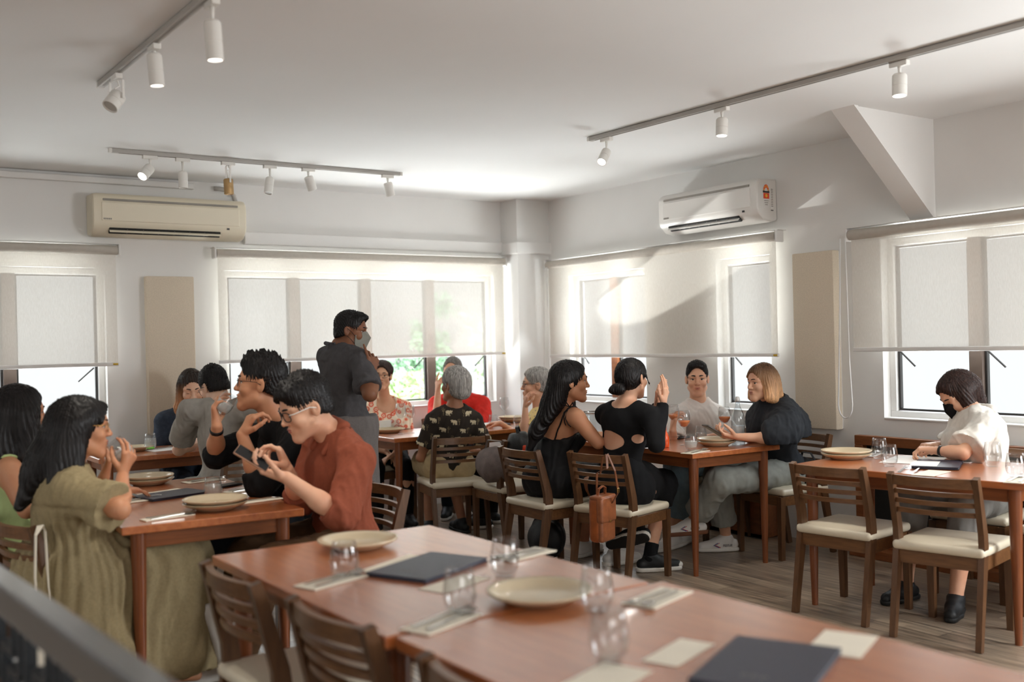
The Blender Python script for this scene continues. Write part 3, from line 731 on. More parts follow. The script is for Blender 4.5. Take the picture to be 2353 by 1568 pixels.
def place_set(where, px, py, ang, w=0.095, l=0.21, mat='cream_paper', kinds=('fork', 'spoon'), flip=1):
    loc = P(px, py); rz = math.radians(ang)
    napkin('folded napkin under cutlery '+where, loc, rz, w, l, mat)
    for k, kd in enumerate(kinds):
        dx = (-0.018+0.036*k); c, s = math.cos(rz), math.sin(rz)
        lx, ly = dx, 0.02*flip
        make_cutlery(kd, 'steel '+kd+' on the napkin '+where, (loc[0]+c*lx-s*ly, loc[1]+s*lx+c*ly, loc[2]+0.0045), rz+math.radians(6*(k-0.5))+(math.pi if flip < 0 else 0))
def menu(label, loc, rz, w=0.235, l=0.33, th=0.012):
    t = thing('menu', label, 'menu', loc, math.radians(rz), 'navy bound menus')
    MB().box((0, 0, th-0.0015), (w, l, 0.003), 0.001).box((0, 0, 0.0015), (w, l, 0.003), 0.001).box((-w/2+0.0015, 0, th/2), (0.003, l, th), 0.001).build('cover', M['navy_cover'], t)
    MB().box((0.003, 0, th/2), (w-0.014, l-0.012, th-0.006)).build('pages', M['navy_cover'], t)
    mb = MB()
    for k in range(3): mb.tube([(-0.02+0.02*k+0.006*math.cos(a_), -0.1+0.008*math.sin(a_), th+0.0003) for a_ in np.linspace(0, 5, 9)], 0.0007, 5)
    mb.build('emblem', M['grey_print'], t)
    return t
def phone(label, loc, R, case='black_plastic'):
    t = thing('phone', label, 'phone', loc); t.rotation_mode = 'QUATERNION'
    MB().box((0, 0, 0), (0.073, 0.150, 0.009), 0.004, seg=3).build('case', M[case], t, angle=40)
    MB().box((0, 0, 0.0046), (0.068, 0.145, 0.0006), 0.0002).build('screen', M['screen_black'], t)
    cb = MB().box((-0.019, 0.052, -0.0052), (0.026, 0.030, 0.002), 0.0008).build('camera_bump', M['black_plastic'], t)
    if R is not None: t.rotation_quaternion = Matrix(R).to_quaternion()
    return t
# foreground tables
make_plate('single beige plate at the far left corner of the set foreground tables', P(822, 1258), False)
make_tumbler('empty tumbler in front of the far plate on the set foreground tables', P(792, 1328), 0.043, 0.108)
napkin('cream paper strip behind the navy menu on the set foreground table', P(905, 1296), math.radians(-64), 0.075, 0.27, 'cream_paper', 'paper_sheet', 'paper', 0.0012)
menu('navy menu beside the tumblers, at the far half of the set foreground tables', P(985, 1307), -66, 0.22, 0.33)
napkin('cream paper sheet in front of the navy menu on the foreground table', P(1045, 1342), math.radians(-70), 0.10, 0.21, 'cream_paper', 'paper_sheet', 'paper', 0.0012)
place_set('by the left edge of the foreground table near the chairs', 762, 1337, -72, flip=1)
make_tumbler('empty tumbler standing over the cream sheet before the navy menu', P(1057, 1408), 0.043, 0.112)
make_tumbler('empty tumbler at the far right of the navy menu on the foreground table', P(1160, 1325), 0.043, 0.112)
place_set('behind the right-hand tumbler at the table edge', 1205, 1276, -78, flip=-1)
make_plate('single beige plate alone in the middle of the foreground tables', P(1240, 1380), False, 0.14)
make_tumbler('empty tumbler just right of the middle foreground plate', P(1372, 1405), 0.043, 0.115)
place_set('in front of the middle foreground plate near the chairs', 1015, 1432, -70, flip=1)
place_set('right of the middle foreground plate by the aisle edge', 1512, 1376, -72, flip=-1, w=0.10)
make_tumbler('empty tumbler nearest the camera, beside the cream sheets', P(1400, 1522), 0.043, 0.115)
napkin('cream sheet lying between the nearest tumbler and the large navy menu', P(1560, 1500), math.radians(-70), 0.085, 0.19, 'cream_paper', 'paper_sheet', 'paper', 0.0012)
menu('large navy menu nearest the camera', P(1765, 1536), -64, 0.23, 0.33)
napkin('cream sheet at the aisle edge behind the large navy menu', P(1935, 1480), math.radians(-66), 0.12, 0.18, 'cream_paper', 'paper_sheet', 'paper', 0.0012)
napkin('cream sheet cut off by the photo\'s bottom edge below the nearest tumbler', P(1385, 1566), math.radians(-70), 0.12, 0.21, 'cream_paper', 'paper_sheet', 'paper', 0.0012)
# left foreground table
make_plate('%s plate of the pair beside the drinking woman in olive', P(342, 1113), True, 0.125)
place_set('on the left foreground table beyond the plate pair', 468, 1106, -80, kinds=('fork', 'knife'))
phone('black phone lying on the left foreground table by the black sleeve', P(520, 1116, TZ+0.006), Matrix.Rotation(math.radians(-70), 3, 'Z'))
napkin('cream paper sheet behind the navy menu on the left foreground table', P(372, 1132), math.radians(-72), 0.1, 0.24, 'cream_paper', 'paper_sheet', 'paper', 0.0012)
menu('navy menu on the left foreground table', P(393, 1140), -76, 0.20, 0.30)
make_tumbler('tumbler of cloudy water beside the navy menu on the left foreground table', P(490, 1148), 0.041, 0.102, 'cloudy_water', 0.68)
make_plate('%s plate of the pair at the near edge of the left foreground table', P(495, 1170), True, 0.135)
place_set('at the near corner of the left foreground table', 385, 1190, -82, w=0.07)
place_set('by the wrist of the man in the rust shirt', 600, 1152, -84, kinds=('fork',), w=0.06)
place_set('under the elbow of the woman in olive', 318, 1152, -78, kinds=('spoon',), w=0.08, l=0.16)
place_set('by the elbow of the man in the black shirt', 566, 1128, -84, kinds=('fork', 'knife'), w=0.07)
# table by the back wall
make_tumbler('tumbler with green leaves in it on the table by the back wall', P(346, 1033), 0.042, 0.11, 'clear_water', 0.7)
o = MB().lathe([(0, 0), (0.02, 0.003), (0.026, 0.009), (0, 0.012)], 14).box((0.01, 0.004, 0.012), (0.03, 0.012, 0.004)).build('mint_sprig', M['leaf_green'])
o.location = P(346, 1033, TZ+0.065); tag(o, 'green sprig floating in the tumbler by the back wall', 'mint sprig')
make_plate('single plate on the table by the back wall beside the leafy tumbler', P(312, 1036), False, 0.12)
napkin('white menu sheet under the leaning elbow on the back wall table', P(385, 1033), math.radians(-80), 0.2, 0.28, 'white_paper', 'paper_sheet', 'paper', 0.003)
make_cutlery('fork', 'steel fork on the white sheet by the leaning elbow', P(392, 1030, TZ+0.005), math.radians(-85))
make_cutlery('spoon', 'steel spoon on the white sheet by the leaning elbow', P(365, 1031, TZ+0.005), math.radians(-80))
# window table of the elderly group
make_plate('single plate before the woman in the orange flower blouse', P(893, 994), False, 0.13)
make_wine('empty wine glass left of the pair before the elephant-print blouse', P(922, 998), False, 0.235, 0.042)
make_wine('empty wine glass right of the pair before the elephant-print blouse', P(943, 996), False, 0.215, 0.040)
make_tumbler('tumbler behind the plate of the woman in the orange flower blouse', P(908, 990), 0.038, 0.085)
napkin('white folded card standing by the plate before the flower blouse', P(886, 991), math.radians(-15), 0.09, 0.02, 'white_paper', 'folded_card', 'card', 0.085)
menu('navy menu at the right end of the elderly group\'s table', P(1122, 978), -84, 0.23, 0.30)
napkin('white menu sheet on the elderly group\'s table beside the red sleeve', P(1108, 976, TZ+0.0135), math.radians(-84), 0.2, 0.27, 'white_paper', 'paper_sheet', 'paper', 0.002)
make_tumbler('short tumbler behind the white sheet at the elderly group\'s table', P(1133, 977), 0.040, 0.085)
make_plate('%s plate of the pair at the right end of the elderly group\'s table', P(1178, 970), True, 0.125)
make_wine('empty wine glass before the woman in the yellow print top', P(1160, 975), False, 0.225, 0.042)
make_tumbler('short tumbler before the woman in the yellow print top', P(1191, 979), 0.042, 0.085)
# right-hand group's table
make_wine('wine glass of rose wine at the near edge, left of the swing-top bottle', P(1573, 1024), True, 0.225, 0.041)
make_wine('wine glass of rose wine right before the swing-top bottle', P(1666, 1013), True, 0.225, 0.041)
t = thing('water_bottle', 'clear swing-top water bottle on the group\'s table', 'bottle', P(1697, 1022))
o = [(0, 0), (0.040, 0), (0.043, 0.004), (0.043, 0.165), (0.040, 0.185), (0.030, 0.215), (0.018, 0.240), (0.0145, 0.255), (0.0145, 0.268), (0.017, 0.271), (0.017, 0.278)]
MB().lathe(o+[(a_-0.002, z) for a_, z in o[::-1] if a_ > 0.01]+[(0, 0.006)], 36).build('glass_body', M['bottle_glass'], t, smooth=True)
MB().lathe([(0, 0.0065), (0.0395, 0.0065), (0.0405, 0.12), (0, 0.12)], 32).build('water', M['clear_water'], t, angle=40)
MB().lathe([(0, 0.276), (0.012, 0.276), (0.013, 0.292), (0.010, 0.305), (0, 0.307)], 18).build('stopper', M['white_trim'], t, smooth=True)
for s in (-1, 1): MB().tube([(s*0.017, 0, 0.262), (s*0.022, 0, 0.28), (s*0.016, 0, 0.3), (0, 0, 0.303)], 0.0013, 6).build('wire_clip', M['steel'], t)
make_plate('%s plate of the pair before the swing-top bottle', P(1645, 1024), True, 0.125)
make_tumbler('tumbler of cloudy water beside the near wine glass', P(1588, 1034), 0.041, 0.098, 'cloudy_water', 0.55)
make_tumbler('clear water tumbler behind the cloudy one on the group\'s table', P(1611, 1016), 0.039, 0.105, 'clear_water', 0.6)
place_set('at the near corner of the table with the swing-top bottle', 1598, 1040, -76, w=0.08)
napkin('white paper sheet before the young man in the white T-shirt', P(1545, 1004), math.radians(-60), 0.13, 0.19, 'white_paper', 'paper_sheet', 'paper', 0.003)
napkin('crumpled white napkin by the phone hands on the group\'s table', P(1640, 1011), math.radians(-20), 0.10, 0.14, 'white_paper', 'folded_napkin', 'napkin', 0.012)
phone('dark phone lying face down by the young man in the white T-shirt', P(1562, 1006, TZ+0.006), Matrix.Rotation(math.radians(-80), 3, 'Z') @ Matrix.Rotation(math.pi, 3, 'Y'))
t = thing('orange_bottle', 'small bottle of orange drink behind the black-sleeved elbow', 'bottle', P(1528, 1028))
MB().lathe([(0, 0), (0.026, 0), (0.028, 0.004), (0.028, 0.06), (0.020, 0.085), (0.012, 0.10), (0.011, 0.16), (0, 0.16)], 28).build('drink', M['orange_drink'], t, smooth=True)
MB().lathe([(0.013, 0.10), (0.0125, 0.20), (0.0145, 0.205), (0.0145, 0.215), (0.012, 0.215), (0.0105, 0.1)], 24).build('glass_neck', M['bottle_glass'], t, smooth=True)
t = thing('ice_bucket', 'clear ribbed ice bucket behind the arm of the long-haired woman', 'bucket', P(1366, 1004))
MB().lathe([(0, 0), (0.075, 0), (0.08, 0.006), (0.098, 0.17), (0.10, 0.175), (0.096, 0.175), (0.078, 0.012), (0, 0.01)], 28).build('bucket_wall', M['bottle_glass'], t, angle=20)
MB().lathe([(0.098, 0.168), (0.102, 0.17), (0.102, 0.178), (0.096, 0.178)], 36).build('metal_rim', M['steel'], t, smooth=True)
menu('navy menu beside the elbow of the woman in the cut-out black dress', P(1488, 1018), -40, 0.21, 0.28)
napkin('white sheet on the navy menu beside the black-sleeved elbow', P(1488, 1016, TZ+0.0135), math.radians(-40), 0.19, 0.26, 'white_paper', 'paper_sheet', 'paper', 0.002)
# table by the wooden wall cabinet
make_plate('%s plate of the pair on the table by the wooden wall cabinet', P(1945, 1054), True, 0.135)
make_tumbler('tumbler beside the plates on the table by the wall cabinet', P(2021, 1054), 0.043, 0.112)
make_tumbler('tumbler in front of the first one by the white sheets', P(2044, 1072), 0.042, 0.112)
napkin('white placemat sheet before the woman in the white shirt', P(2100, 1058), math.radians(-70), 0.27, 0.36, 'white_paper', 'paper_sheet', 'paper', 0.002)
menu('navy menu on the table by the wooden wall cabinet', P(2155, 1070, TZ+0.0035), -62, 0.22, 0.32)
napkin('white menu card on top of the navy menu before the woman in white', P(2125, 1066, TZ+0.016), math.radians(-62), 0.13, 0.2, 'white_paper', 'paper_sheet', 'paper', 0.0015)
napkin('cream sheet at the near edge of the table by the wall cabinet', P(2140, 1088), math.radians(-78), 0.11, 0.22, 'cream_paper', 'paper_sheet', 'paper', 0.0012)
make_cutlery('fork', 'steel fork left of the cream sheet by the chair back', P(2075, 1080, TZ+0.003), math.radians(-66))
make_cutlery('spoon', 'steel spoon over the cream sheet by the chair back', P(2110, 1080, TZ+0.0035), math.radians(-66))
place_set('beside the plates on the table by the wall cabinet', 2005, 1046, -70, w=0.07, mat='white_paper')
place_set('beside the tumbler before the woman in white', 2225, 1060, -76, w=0.08, mat='white_paper')
make_tumbler('tumbler standing in front of the white shirt', P(2281, 1072), 0.043, 0.125)
make_tumbler('tumbler with a reflected glow at the photo\'s right edge', P(2334, 1096), 0.044, 0.112)
place_set('at the right edge of the photo by the last tumbler', 2340, 1105, -74, w=0.08)

# ------------------------------------------------------------------ sculpting: signed distance fields meshed on a graded grid
def unit(v):
    v = np.asarray(v, float); return v/(np.linalg.norm(v)+1e-12)
def rc(a, b, ra, rb, k=0.02, flat=None, cut=None, sub=False):
    """tapered limb from a to b; flat=(direction, factor) squashes it; cut=1 ends it square at b"""
    a, b = np.asarray(a, float), np.asarray(b, float); R = max(ra, rb)
    def fn(X, Y, Z):
        px, py, pz = X-a[0], Y-a[1], Z-a[2]; ba = b-a; L2 = ba@ba+1e-12
        t = np.clip((px*ba[0]+py*ba[1]+pz*ba[2])/L2, 0, 1)
        qx, qy, qz = px-t*ba[0], py-t*ba[1], pz-t*ba[2]
        if flat is not None:
            n, f = flat; s = (qx*n[0]+qy*n[1]+qz*n[2])*(1/f-1)
            qx, qy, qz = qx+n[0]*s, qy+n[1]*s, qz+n[2]*s
        d = np.sqrt(qx*qx+qy*qy+qz*qz)-(ra+(rb-ra)*t)
        if cut:
            u = ba/np.sqrt(L2); d = np.maximum(d, (X-b[0])*u[0]+(Y-b[1])*u[1]+(Z-b[2])*u[2])
        return d
    return (fn, np.minimum(a, b)-R, np.maximum(a, b)+R, k, sub)
def el(c, rad, k=0.02, R=None, sub=False):
    c, rad = np.asarray(c, float), np.asarray(rad, float); mx = rad.max()
    def fn(X, Y, Z):
        p = (X-c[0], Y-c[1], Z-c[2])
        if R is not None: p = tuple(p[0]*R[0, i]+p[1]*R[1, i]+p[2]*R[2, i] for i in range(3))
        k0 = np.sqrt((p[0]/rad[0])**2+(p[1]/rad[1])**2+(p[2]/rad[2])**2)
        k1 = np.sqrt((p[0]/rad[0]**2)**2+(p[1]/rad[1]**2)**2+(p[2]/rad[2]**2)**2)+1e-9
        return k0*(k0-1)/k1
    ext = rad if R is None else np.full(3, mx)
    return (fn, c-ext, c+ext, k, sub)
def plane_cut(p, n):
    """removes what lies on the side n points to"""
    p, n = np.asarray(p, float), unit(n)
    return ('plane', p, n)
def axis_grid(lo, hi, h, fine):
    xs = [lo]
    while xs[-1] < hi:
        x = xs[-1]; s = h
        for f0, f1, hf in fine:
            if f0-h*1.2 <= x <= f1: s = min(s, hf)
        xs.append(x+s)
    return np.array(xs)
def sculpt(prims, h, fine=()):
    """prims -> (verts, quads); fine: list of (lo, hi, spacing) boxes"""
    solid = [p for p in prims if p[0] != 'plane']
    lo = np.min([p[1] for p in solid if not p[4]], axis=0)-2*h-0.01; hi = np.max([p[2] for p in solid if not p[4]], axis=0)+2*h+0.01
    ax = [axis_grid(lo[i], hi[i], h, [(f[0][i], f[1][i], f[2]) for f in fine]) for i in range(3)]
    Fv = np.full([len(a) for a in ax], 0.5, np.float32)
    for p in prims:
        if p[0] == 'plane':
            d = ((ax[0]-p[1][0])*p[2][0])[:, None, None]+((ax[1]-p[1][1])*p[2][1])[None, :, None]+((ax[2]-p[1][2])*p[2][2])[None, None, :]
            np.maximum(Fv, d.astype(np.float32), out=Fv); continue
        fn, l, u, k, sub = p; m = k+2.5*h
        sl = [slice(max(0, np.searchsorted(ax[i], l[i]-m)-1), np.searchsorted(ax[i], u[i]+m)+1) for i in range(3)]
        X, Y, Z = ax[0][sl[0]][:, None, None], ax[1][sl[1]][None, :, None], ax[2][sl[2]][None, None, :]
        if X.size == 0 or Y.size == 0 or Z.size == 0: continue
        d = fn(X, Y, Z).astype(np.float32); A = Fv[tuple(sl)]
        if sub: d = -d; A2 = -A; dd = -d
        else: A2 = A; dd = d
        hh = np.clip(0.5+0.5*(A2-dd)/k, 0, 1); r = A2+(dd-A2)*hh-k*hh*(1-hh)
        if sub: r = -(A2+(dd-A2)*hh-k*hh*(1-hh)); r = np.maximum(A, d) if k < 1e-4 else r
        Fv[tuple(sl)] = r
    return nets(Fv, ax)
def nets(Fv, ax):
    S = Fv < 0; nx, ny, nz = S.shape
    cnt = np.zeros((nx-1, ny-1, nz-1), np.int8)
    for i in (0, 1):
        for j in (0, 1):
            for k in (0, 1): cnt += S[i:nx-1+i, j:ny-1+j, k:nz-1+k]
    I = np.argwhere((cnt > 0) & (cnt < 8)); vid = np.full(cnt.shape, -1, np.int32); vid[tuple(I.T)] = np.arange(len(I))
    acc = np.zeros((len(I), 3)); num = np.zeros(len(I))
    cor = [(i, j, k) for i in (0, 1) for j in (0, 1) for k in (0, 1)]
    vals = {c: Fv[I[:, 0]+c[0], I[:, 1]+c[1], I[:, 2]+c[2]].astype(float) for c in cor}
    pos = {c: np.stack([ax[a][I[:, a]+c[a]] for a in range(3)], 1) for c in cor}
    for c in cor:
        for a in range(3):
            if c[a] == 0:
                d = list(c); d[a] = 1; d = tuple(d)
                f0, f1 = vals[c], vals[d]; mk = (f0 < 0) != (f1 < 0)
                t = np.where(mk, f0/np.where(mk, f0-f1, 1), 0)
                acc += np.where(mk[:, None], pos[c]+(pos[d]-pos[c])*t[:, None], 0); num += mk
    V = acc/np.maximum(num, 1)[:, None]; Q = []
    for a in range(3):
        b, c = (a+1) % 3, (a+2) % 3
        s0 = [slice(None)]*3; s1 = [slice(None)]*3; s0[a] = slice(0, -1); s1[a] = slice(1, None)
        for q in (b, c): s0[q] = slice(1, -1); s1[q] = slice(1, -1)
        A, B = S[tuple(s0)], S[tuple(s1)]; E_ = np.argwhere(A != B)
        if not len(E_): continue
        flip = A[tuple(E_.T)]; E2 = E_.copy(); E2[:, b] += 1; E2[:, c] += 1
        def cell(db, dc):
            x = E2.copy(); x[:, b] += db; x[:, c] += dc; return vid[tuple(x.T)]
        q = np.stack([cell(-1, -1), cell(0, -1), cell(0, 0), cell(-1, 0)], 1)
        q[~flip] = q[~flip][:, ::-1]; Q.append(q)
    Q = np.concatenate(Q) if Q else np.zeros((0, 4), int)
    return V, Q[(Q >= 0).all(1)]
def normals(V, Q):
    n = np.cross(V[Q[:, 2]]-V[Q[:, 0]], V[Q[:, 3]]-V[Q[:, 1]]); out = np.zeros_like(V)
    for k in range(4):
        for a in range(3): out[:, a] += np.bincount(Q[:, k], n[:, a], len(V))
    return out/(np.linalg.norm(out, axis=1)[:, None]+1e-12)
def smooth(V, Q, it=1, lam=0.5):
    for _ in range(it):
        s = np.zeros_like(V); c = np.zeros(len(V))
        for a, b in ((0, 1), (1, 2), (2, 3), (3, 0)):
            for i, j in ((a, b), (b, a)):
                for d in range(3): s[:, d] += np.bincount(Q[:, i], V[Q[:, j], d], len(V))
                c += np.bincount(Q[:, i], minlength=len(V))
        V = V+(s/np.maximum(c, 1)[:, None]-V)*lam
    return V
def folds(P, seed, f, stretch=(1, 1, 0.35), warp=0.6):
    """smooth pseudo-random folds in [-1, 1]"""
    r = np.random.default_rng(seed); P = P*np.array(stretch); out = np.zeros(len(P))
    w = sum(np.sin(P@r.normal(0, f*0.5, 3)+r.uniform(0, 6.28)) for _ in range(3))
    for i in range(5):
        k = r.normal(0, f*(0.6+0.22*i), 3); ph = P@k*0.8+warp*2.2*w+r.uniform(0, 6.28)
        out += (1-2*np.abs(np.sin(ph*0.5)) if i % 2 == 0 else np.sin(ph))/(1+0.3*i)
    return np.tanh(out*0.6)
def mesh_obj(name, V, Q, m, parent, base, mats=None, mi=None, **kw):
    me = bpy.data.meshes.new(name); V = (V-np.array(base)).astype(np.float32)
    me.vertices.add(len(V)); me.vertices.foreach_set('co', V.ravel())
    me.loops.add(len(Q)*4); me.loops.foreach_set('vertex_index', Q.astype(np.int32).ravel())
    me.polygons.add(len(Q)); me.polygons.foreach_set('loop_start', np.arange(0, len(Q)*4, 4, dtype=np.int32))
    me.polygons.foreach_set('use_smooth', np.ones(len(Q), bool))
    me.update(calc_edges=True)
    for x in (mats or [m]): me.materials.append(x)
    if mi is not None: me.polygons.foreach_set('material_index', mi.astype(np.int32))
    return link(name, me, parent, **kw)

def frame(yaw, pitch=0.0, roll=0.0):
    """columns right, forward, up; yaw = world angle the person faces; pitch > 0 looks up; roll > 0 tips to their right"""
    f = np.array([math.cos(yaw)*math.cos(pitch), math.sin(yaw)*math.cos(pitch), math.sin(pitch)])
    r = np.array([math.sin(yaw), -math.cos(yaw), 0.0]); u = np.cross(r, f)
    r2 = r*math.cos(roll)-u*math.sin(roll); u2 = r*math.sin(roll)+u*math.cos(roll)
    return np.stack([r2, f, u2], 1)
def ik(a, c, l1, l2, pole):
    """elbow / knee between a and c bending towards the direction pole"""
    a, c = np.asarray(a, float), np.asarray(c, float); d = c-a; D = np.linalg.norm(d)
    k = max(1.0, D/(l1+l2)*1.002); l1 *= k; l2 *= k
    x = (l1*l1-l2*l2+D*D)/(2*D); hgt = math.sqrt(max(l1*l1-x*x, 0)); u = d/D
    p = np.asarray(pole, float); p = unit(p-u*(p@u)); return a+u*x+p*hgt

# ------------------------------------------------------------------ people
def head_prims(c, R, s, female, jaw=1.0, closed=False):
    T = lambda x, y, z: np.asarray(c)+R@(np.array([x, y, z])*s)
    E = lambda p, rad, k=0.012, RR=None: el(T(*p), np.array(rad)*s, k*s, R if RR is None else R@RR)
    L = lambda a, b, ra, rb, k=0.012, fl=None: rc(T(*a), T(*b), ra*s, rb*s, k*s, None if fl is None else (R@np.array(fl[0], float), fl[1]))
    g = []
    g.append(E((0, -0.016, 0.036), (0.074, 0.094, 0.084), 0.02))
    g.append(E((0, 0.024, 0.030), (0.066, 0.066, 0.068), 0.02))
    g.append(E((0, 0.030, -0.036), (0.058*jaw, 0.056, 0.074), 0.025))
    g.append(L((0.050*jaw, 0.004, -0.060), (0.014, 0.070, -0.102), 0.017, 0.016, 0.03)); g.append(L((-0.050*jaw, 0.004, -0.060), (-0.014, 0.070, -0.102), 0.017, 0.016, 0.03))
    g.append(E((0, 0.072, -0.102), (0.021, 0.018, 0.016), 0.02))
    for x in (-1, 1):
        g.append(E((x*0.040, 0.058, -0.026), (0.024, 0.024, 0.022), 0.02))
        g.append(L((x*0.010, 0.084, 0.026), (x*0.046, 0.066, 0.026), 0.010, 0.009, 0.018))
    g.append(E((0, 0.076, -0.062), (0.026, 0.018, 0.022), 0.018))
    # eye hollows
    for x in (-1, 1): g.append((*el(T(x*0.031, 0.097, 0.006), np.array((0.019, 0.014, 0.013))*s, 0.010*s, R)[:4], True))
    for x in (-1, 1):
        g.append(E((x*0.031, 0.0690, 0.0175-(0.008 if closed else 0)), (0.0185, 0.0150, 0.0085), 0.006))
        g.append(E((x*0.031, 0.0685, -0.0055), (0.0180, 0.0140, 0.0080), 0.006))
        if closed: g.append(E((x*0.031, 0.0690, 0.004), (0.0175, 0.0152, 0.010), 0.006))
    # nose
    g.append(L((0, 0.084, 0.016), (0, 0.103, -0.024), 0.0085, 0.0105, 0.010))
    g.append(E((0, 0.104, -0.0265), (0.0115, 0.011, 0.0095), 0.006))
    for x in (-1, 1): g.append(E((x*0.0115, 0.0945, -0.029), (0.0085, 0.011, 0.0075), 0.006))
    for x in (-1, 1): g.append((*el(T(x*0.0065, 0.103, -0.036), np.array((0.004, 0.005, 0.004))*s, 0.003*s, R)[:4], True))
    # lips
    g.append(E((0, 0.0905, -0.0545), (0.0225, 0.0085, 0.0052), 0.004)); g.append(E((0, 0.0890, -0.0650), (0.0200, 0.0090, 0.0060), 0.004))
    g.append((*el(T(0, 0.098, -0.0597), np.array((0.024, 0.006, 0.0012))*s, 0.002*s, R)[:4], True))
    # ears
    for x in (-1, 1):
        Er = np.array(Euler((0.15, 0, x*0.35)).to_matrix())
        g.append(E((x*0.0775, -0.012, -0.004), (0.008, 0.018, 0.031), 0.008, Er))
        g.append((*el(T(x*0.0875, -0.008, 0.002), np.array((0.007, 0.009, 0.016))*s, 0.004*s, R@Er)[:4], True))
    return g

def hand_prims(W, D, Np, side, curl, s=1.0, spread=0.12, thumb=0.35, point=None):
    """W wrist, D along the hand, Np palm normal; side +1 right hand; curl 0..1 per finger"""
    D = unit(D); Np = unit(Np-D*(np.dot(Np, D))); Lt = unit(np.cross(D, Np))*side   # towards the thumb
    if np.isscalar(curl): curl = [curl]*4
    g = []
    kn = [W+s*(D*l+Lt*o) for l, o in ((0.088, 0.031), (0.092, 0.010), (0.087, -0.011), (0.079, -0.030))]
    for q in kn: g.append(rc(W+D*0.012*s+(q-W)*0.1, q, 0.0145*s, 0.0115*s, 0.012*s))
    g.append(rc(W+s*(D*0.03+Lt*0.012), W+s*(D*0.075-Lt*0.004), 0.017*s, 0.014*s, 0.015*s, (Np, 0.8)))
    seg = [(0.040, 0.025, 0.021), (0.045, 0.028, 0.022), (0.041, 0.026, 0.021), (0.032, 0.020, 0.019)]
    tips = []
    for i, q in enumerate(kn):
        off = (1.5-i)*spread; p = q; ang = 0.10
        base = unit(D+Lt*off*0.6)
        for j, l in enumerate(seg[i]):
            ang += curl[i]*(1.25, 1.45, 1.0)[j]
            d = base*math.cos(ang)+Np*math.sin(ang)
            e_ = p+d*l*s; r0 = (0.0088, 0.0080, 0.0072)[j]*(0.9 if i == 3 else 1); r1 = (0.0080, 0.0072, 0.0062)[j]*(0.9 if i == 3 else 1)
            g.append(rc(p, e_, r0*s, r1*s, 0.004*s)); p = e_
        tips.append(p)
    b = W+s*(D*0.022+Lt*0.020+Np*0.006)
    d0 = unit(D*0.62+Lt*0.72+Np*thumb); m1 = b+d0*0.042*s
    d1 = unit(D*0.80+Lt*(0.45-thumb*0.5)+Np*thumb*1.2); m2 = m1+d1*0.034*s
    d2 = unit(D*0.95+Lt*(0.15-thumb*0.6)+Np*thumb*1.3); m3 = m2+d2*0.027*s
    g += [rc(b, m1, 0.0145*s, 0.0115*s, 0.010*s), rc(m1, m2, 0.0105*s, 0.0095*s, 0.005*s), rc(m2, m3, 0.0092*s, 0.0075*s, 0.004*s)]
    return g, tips, m3

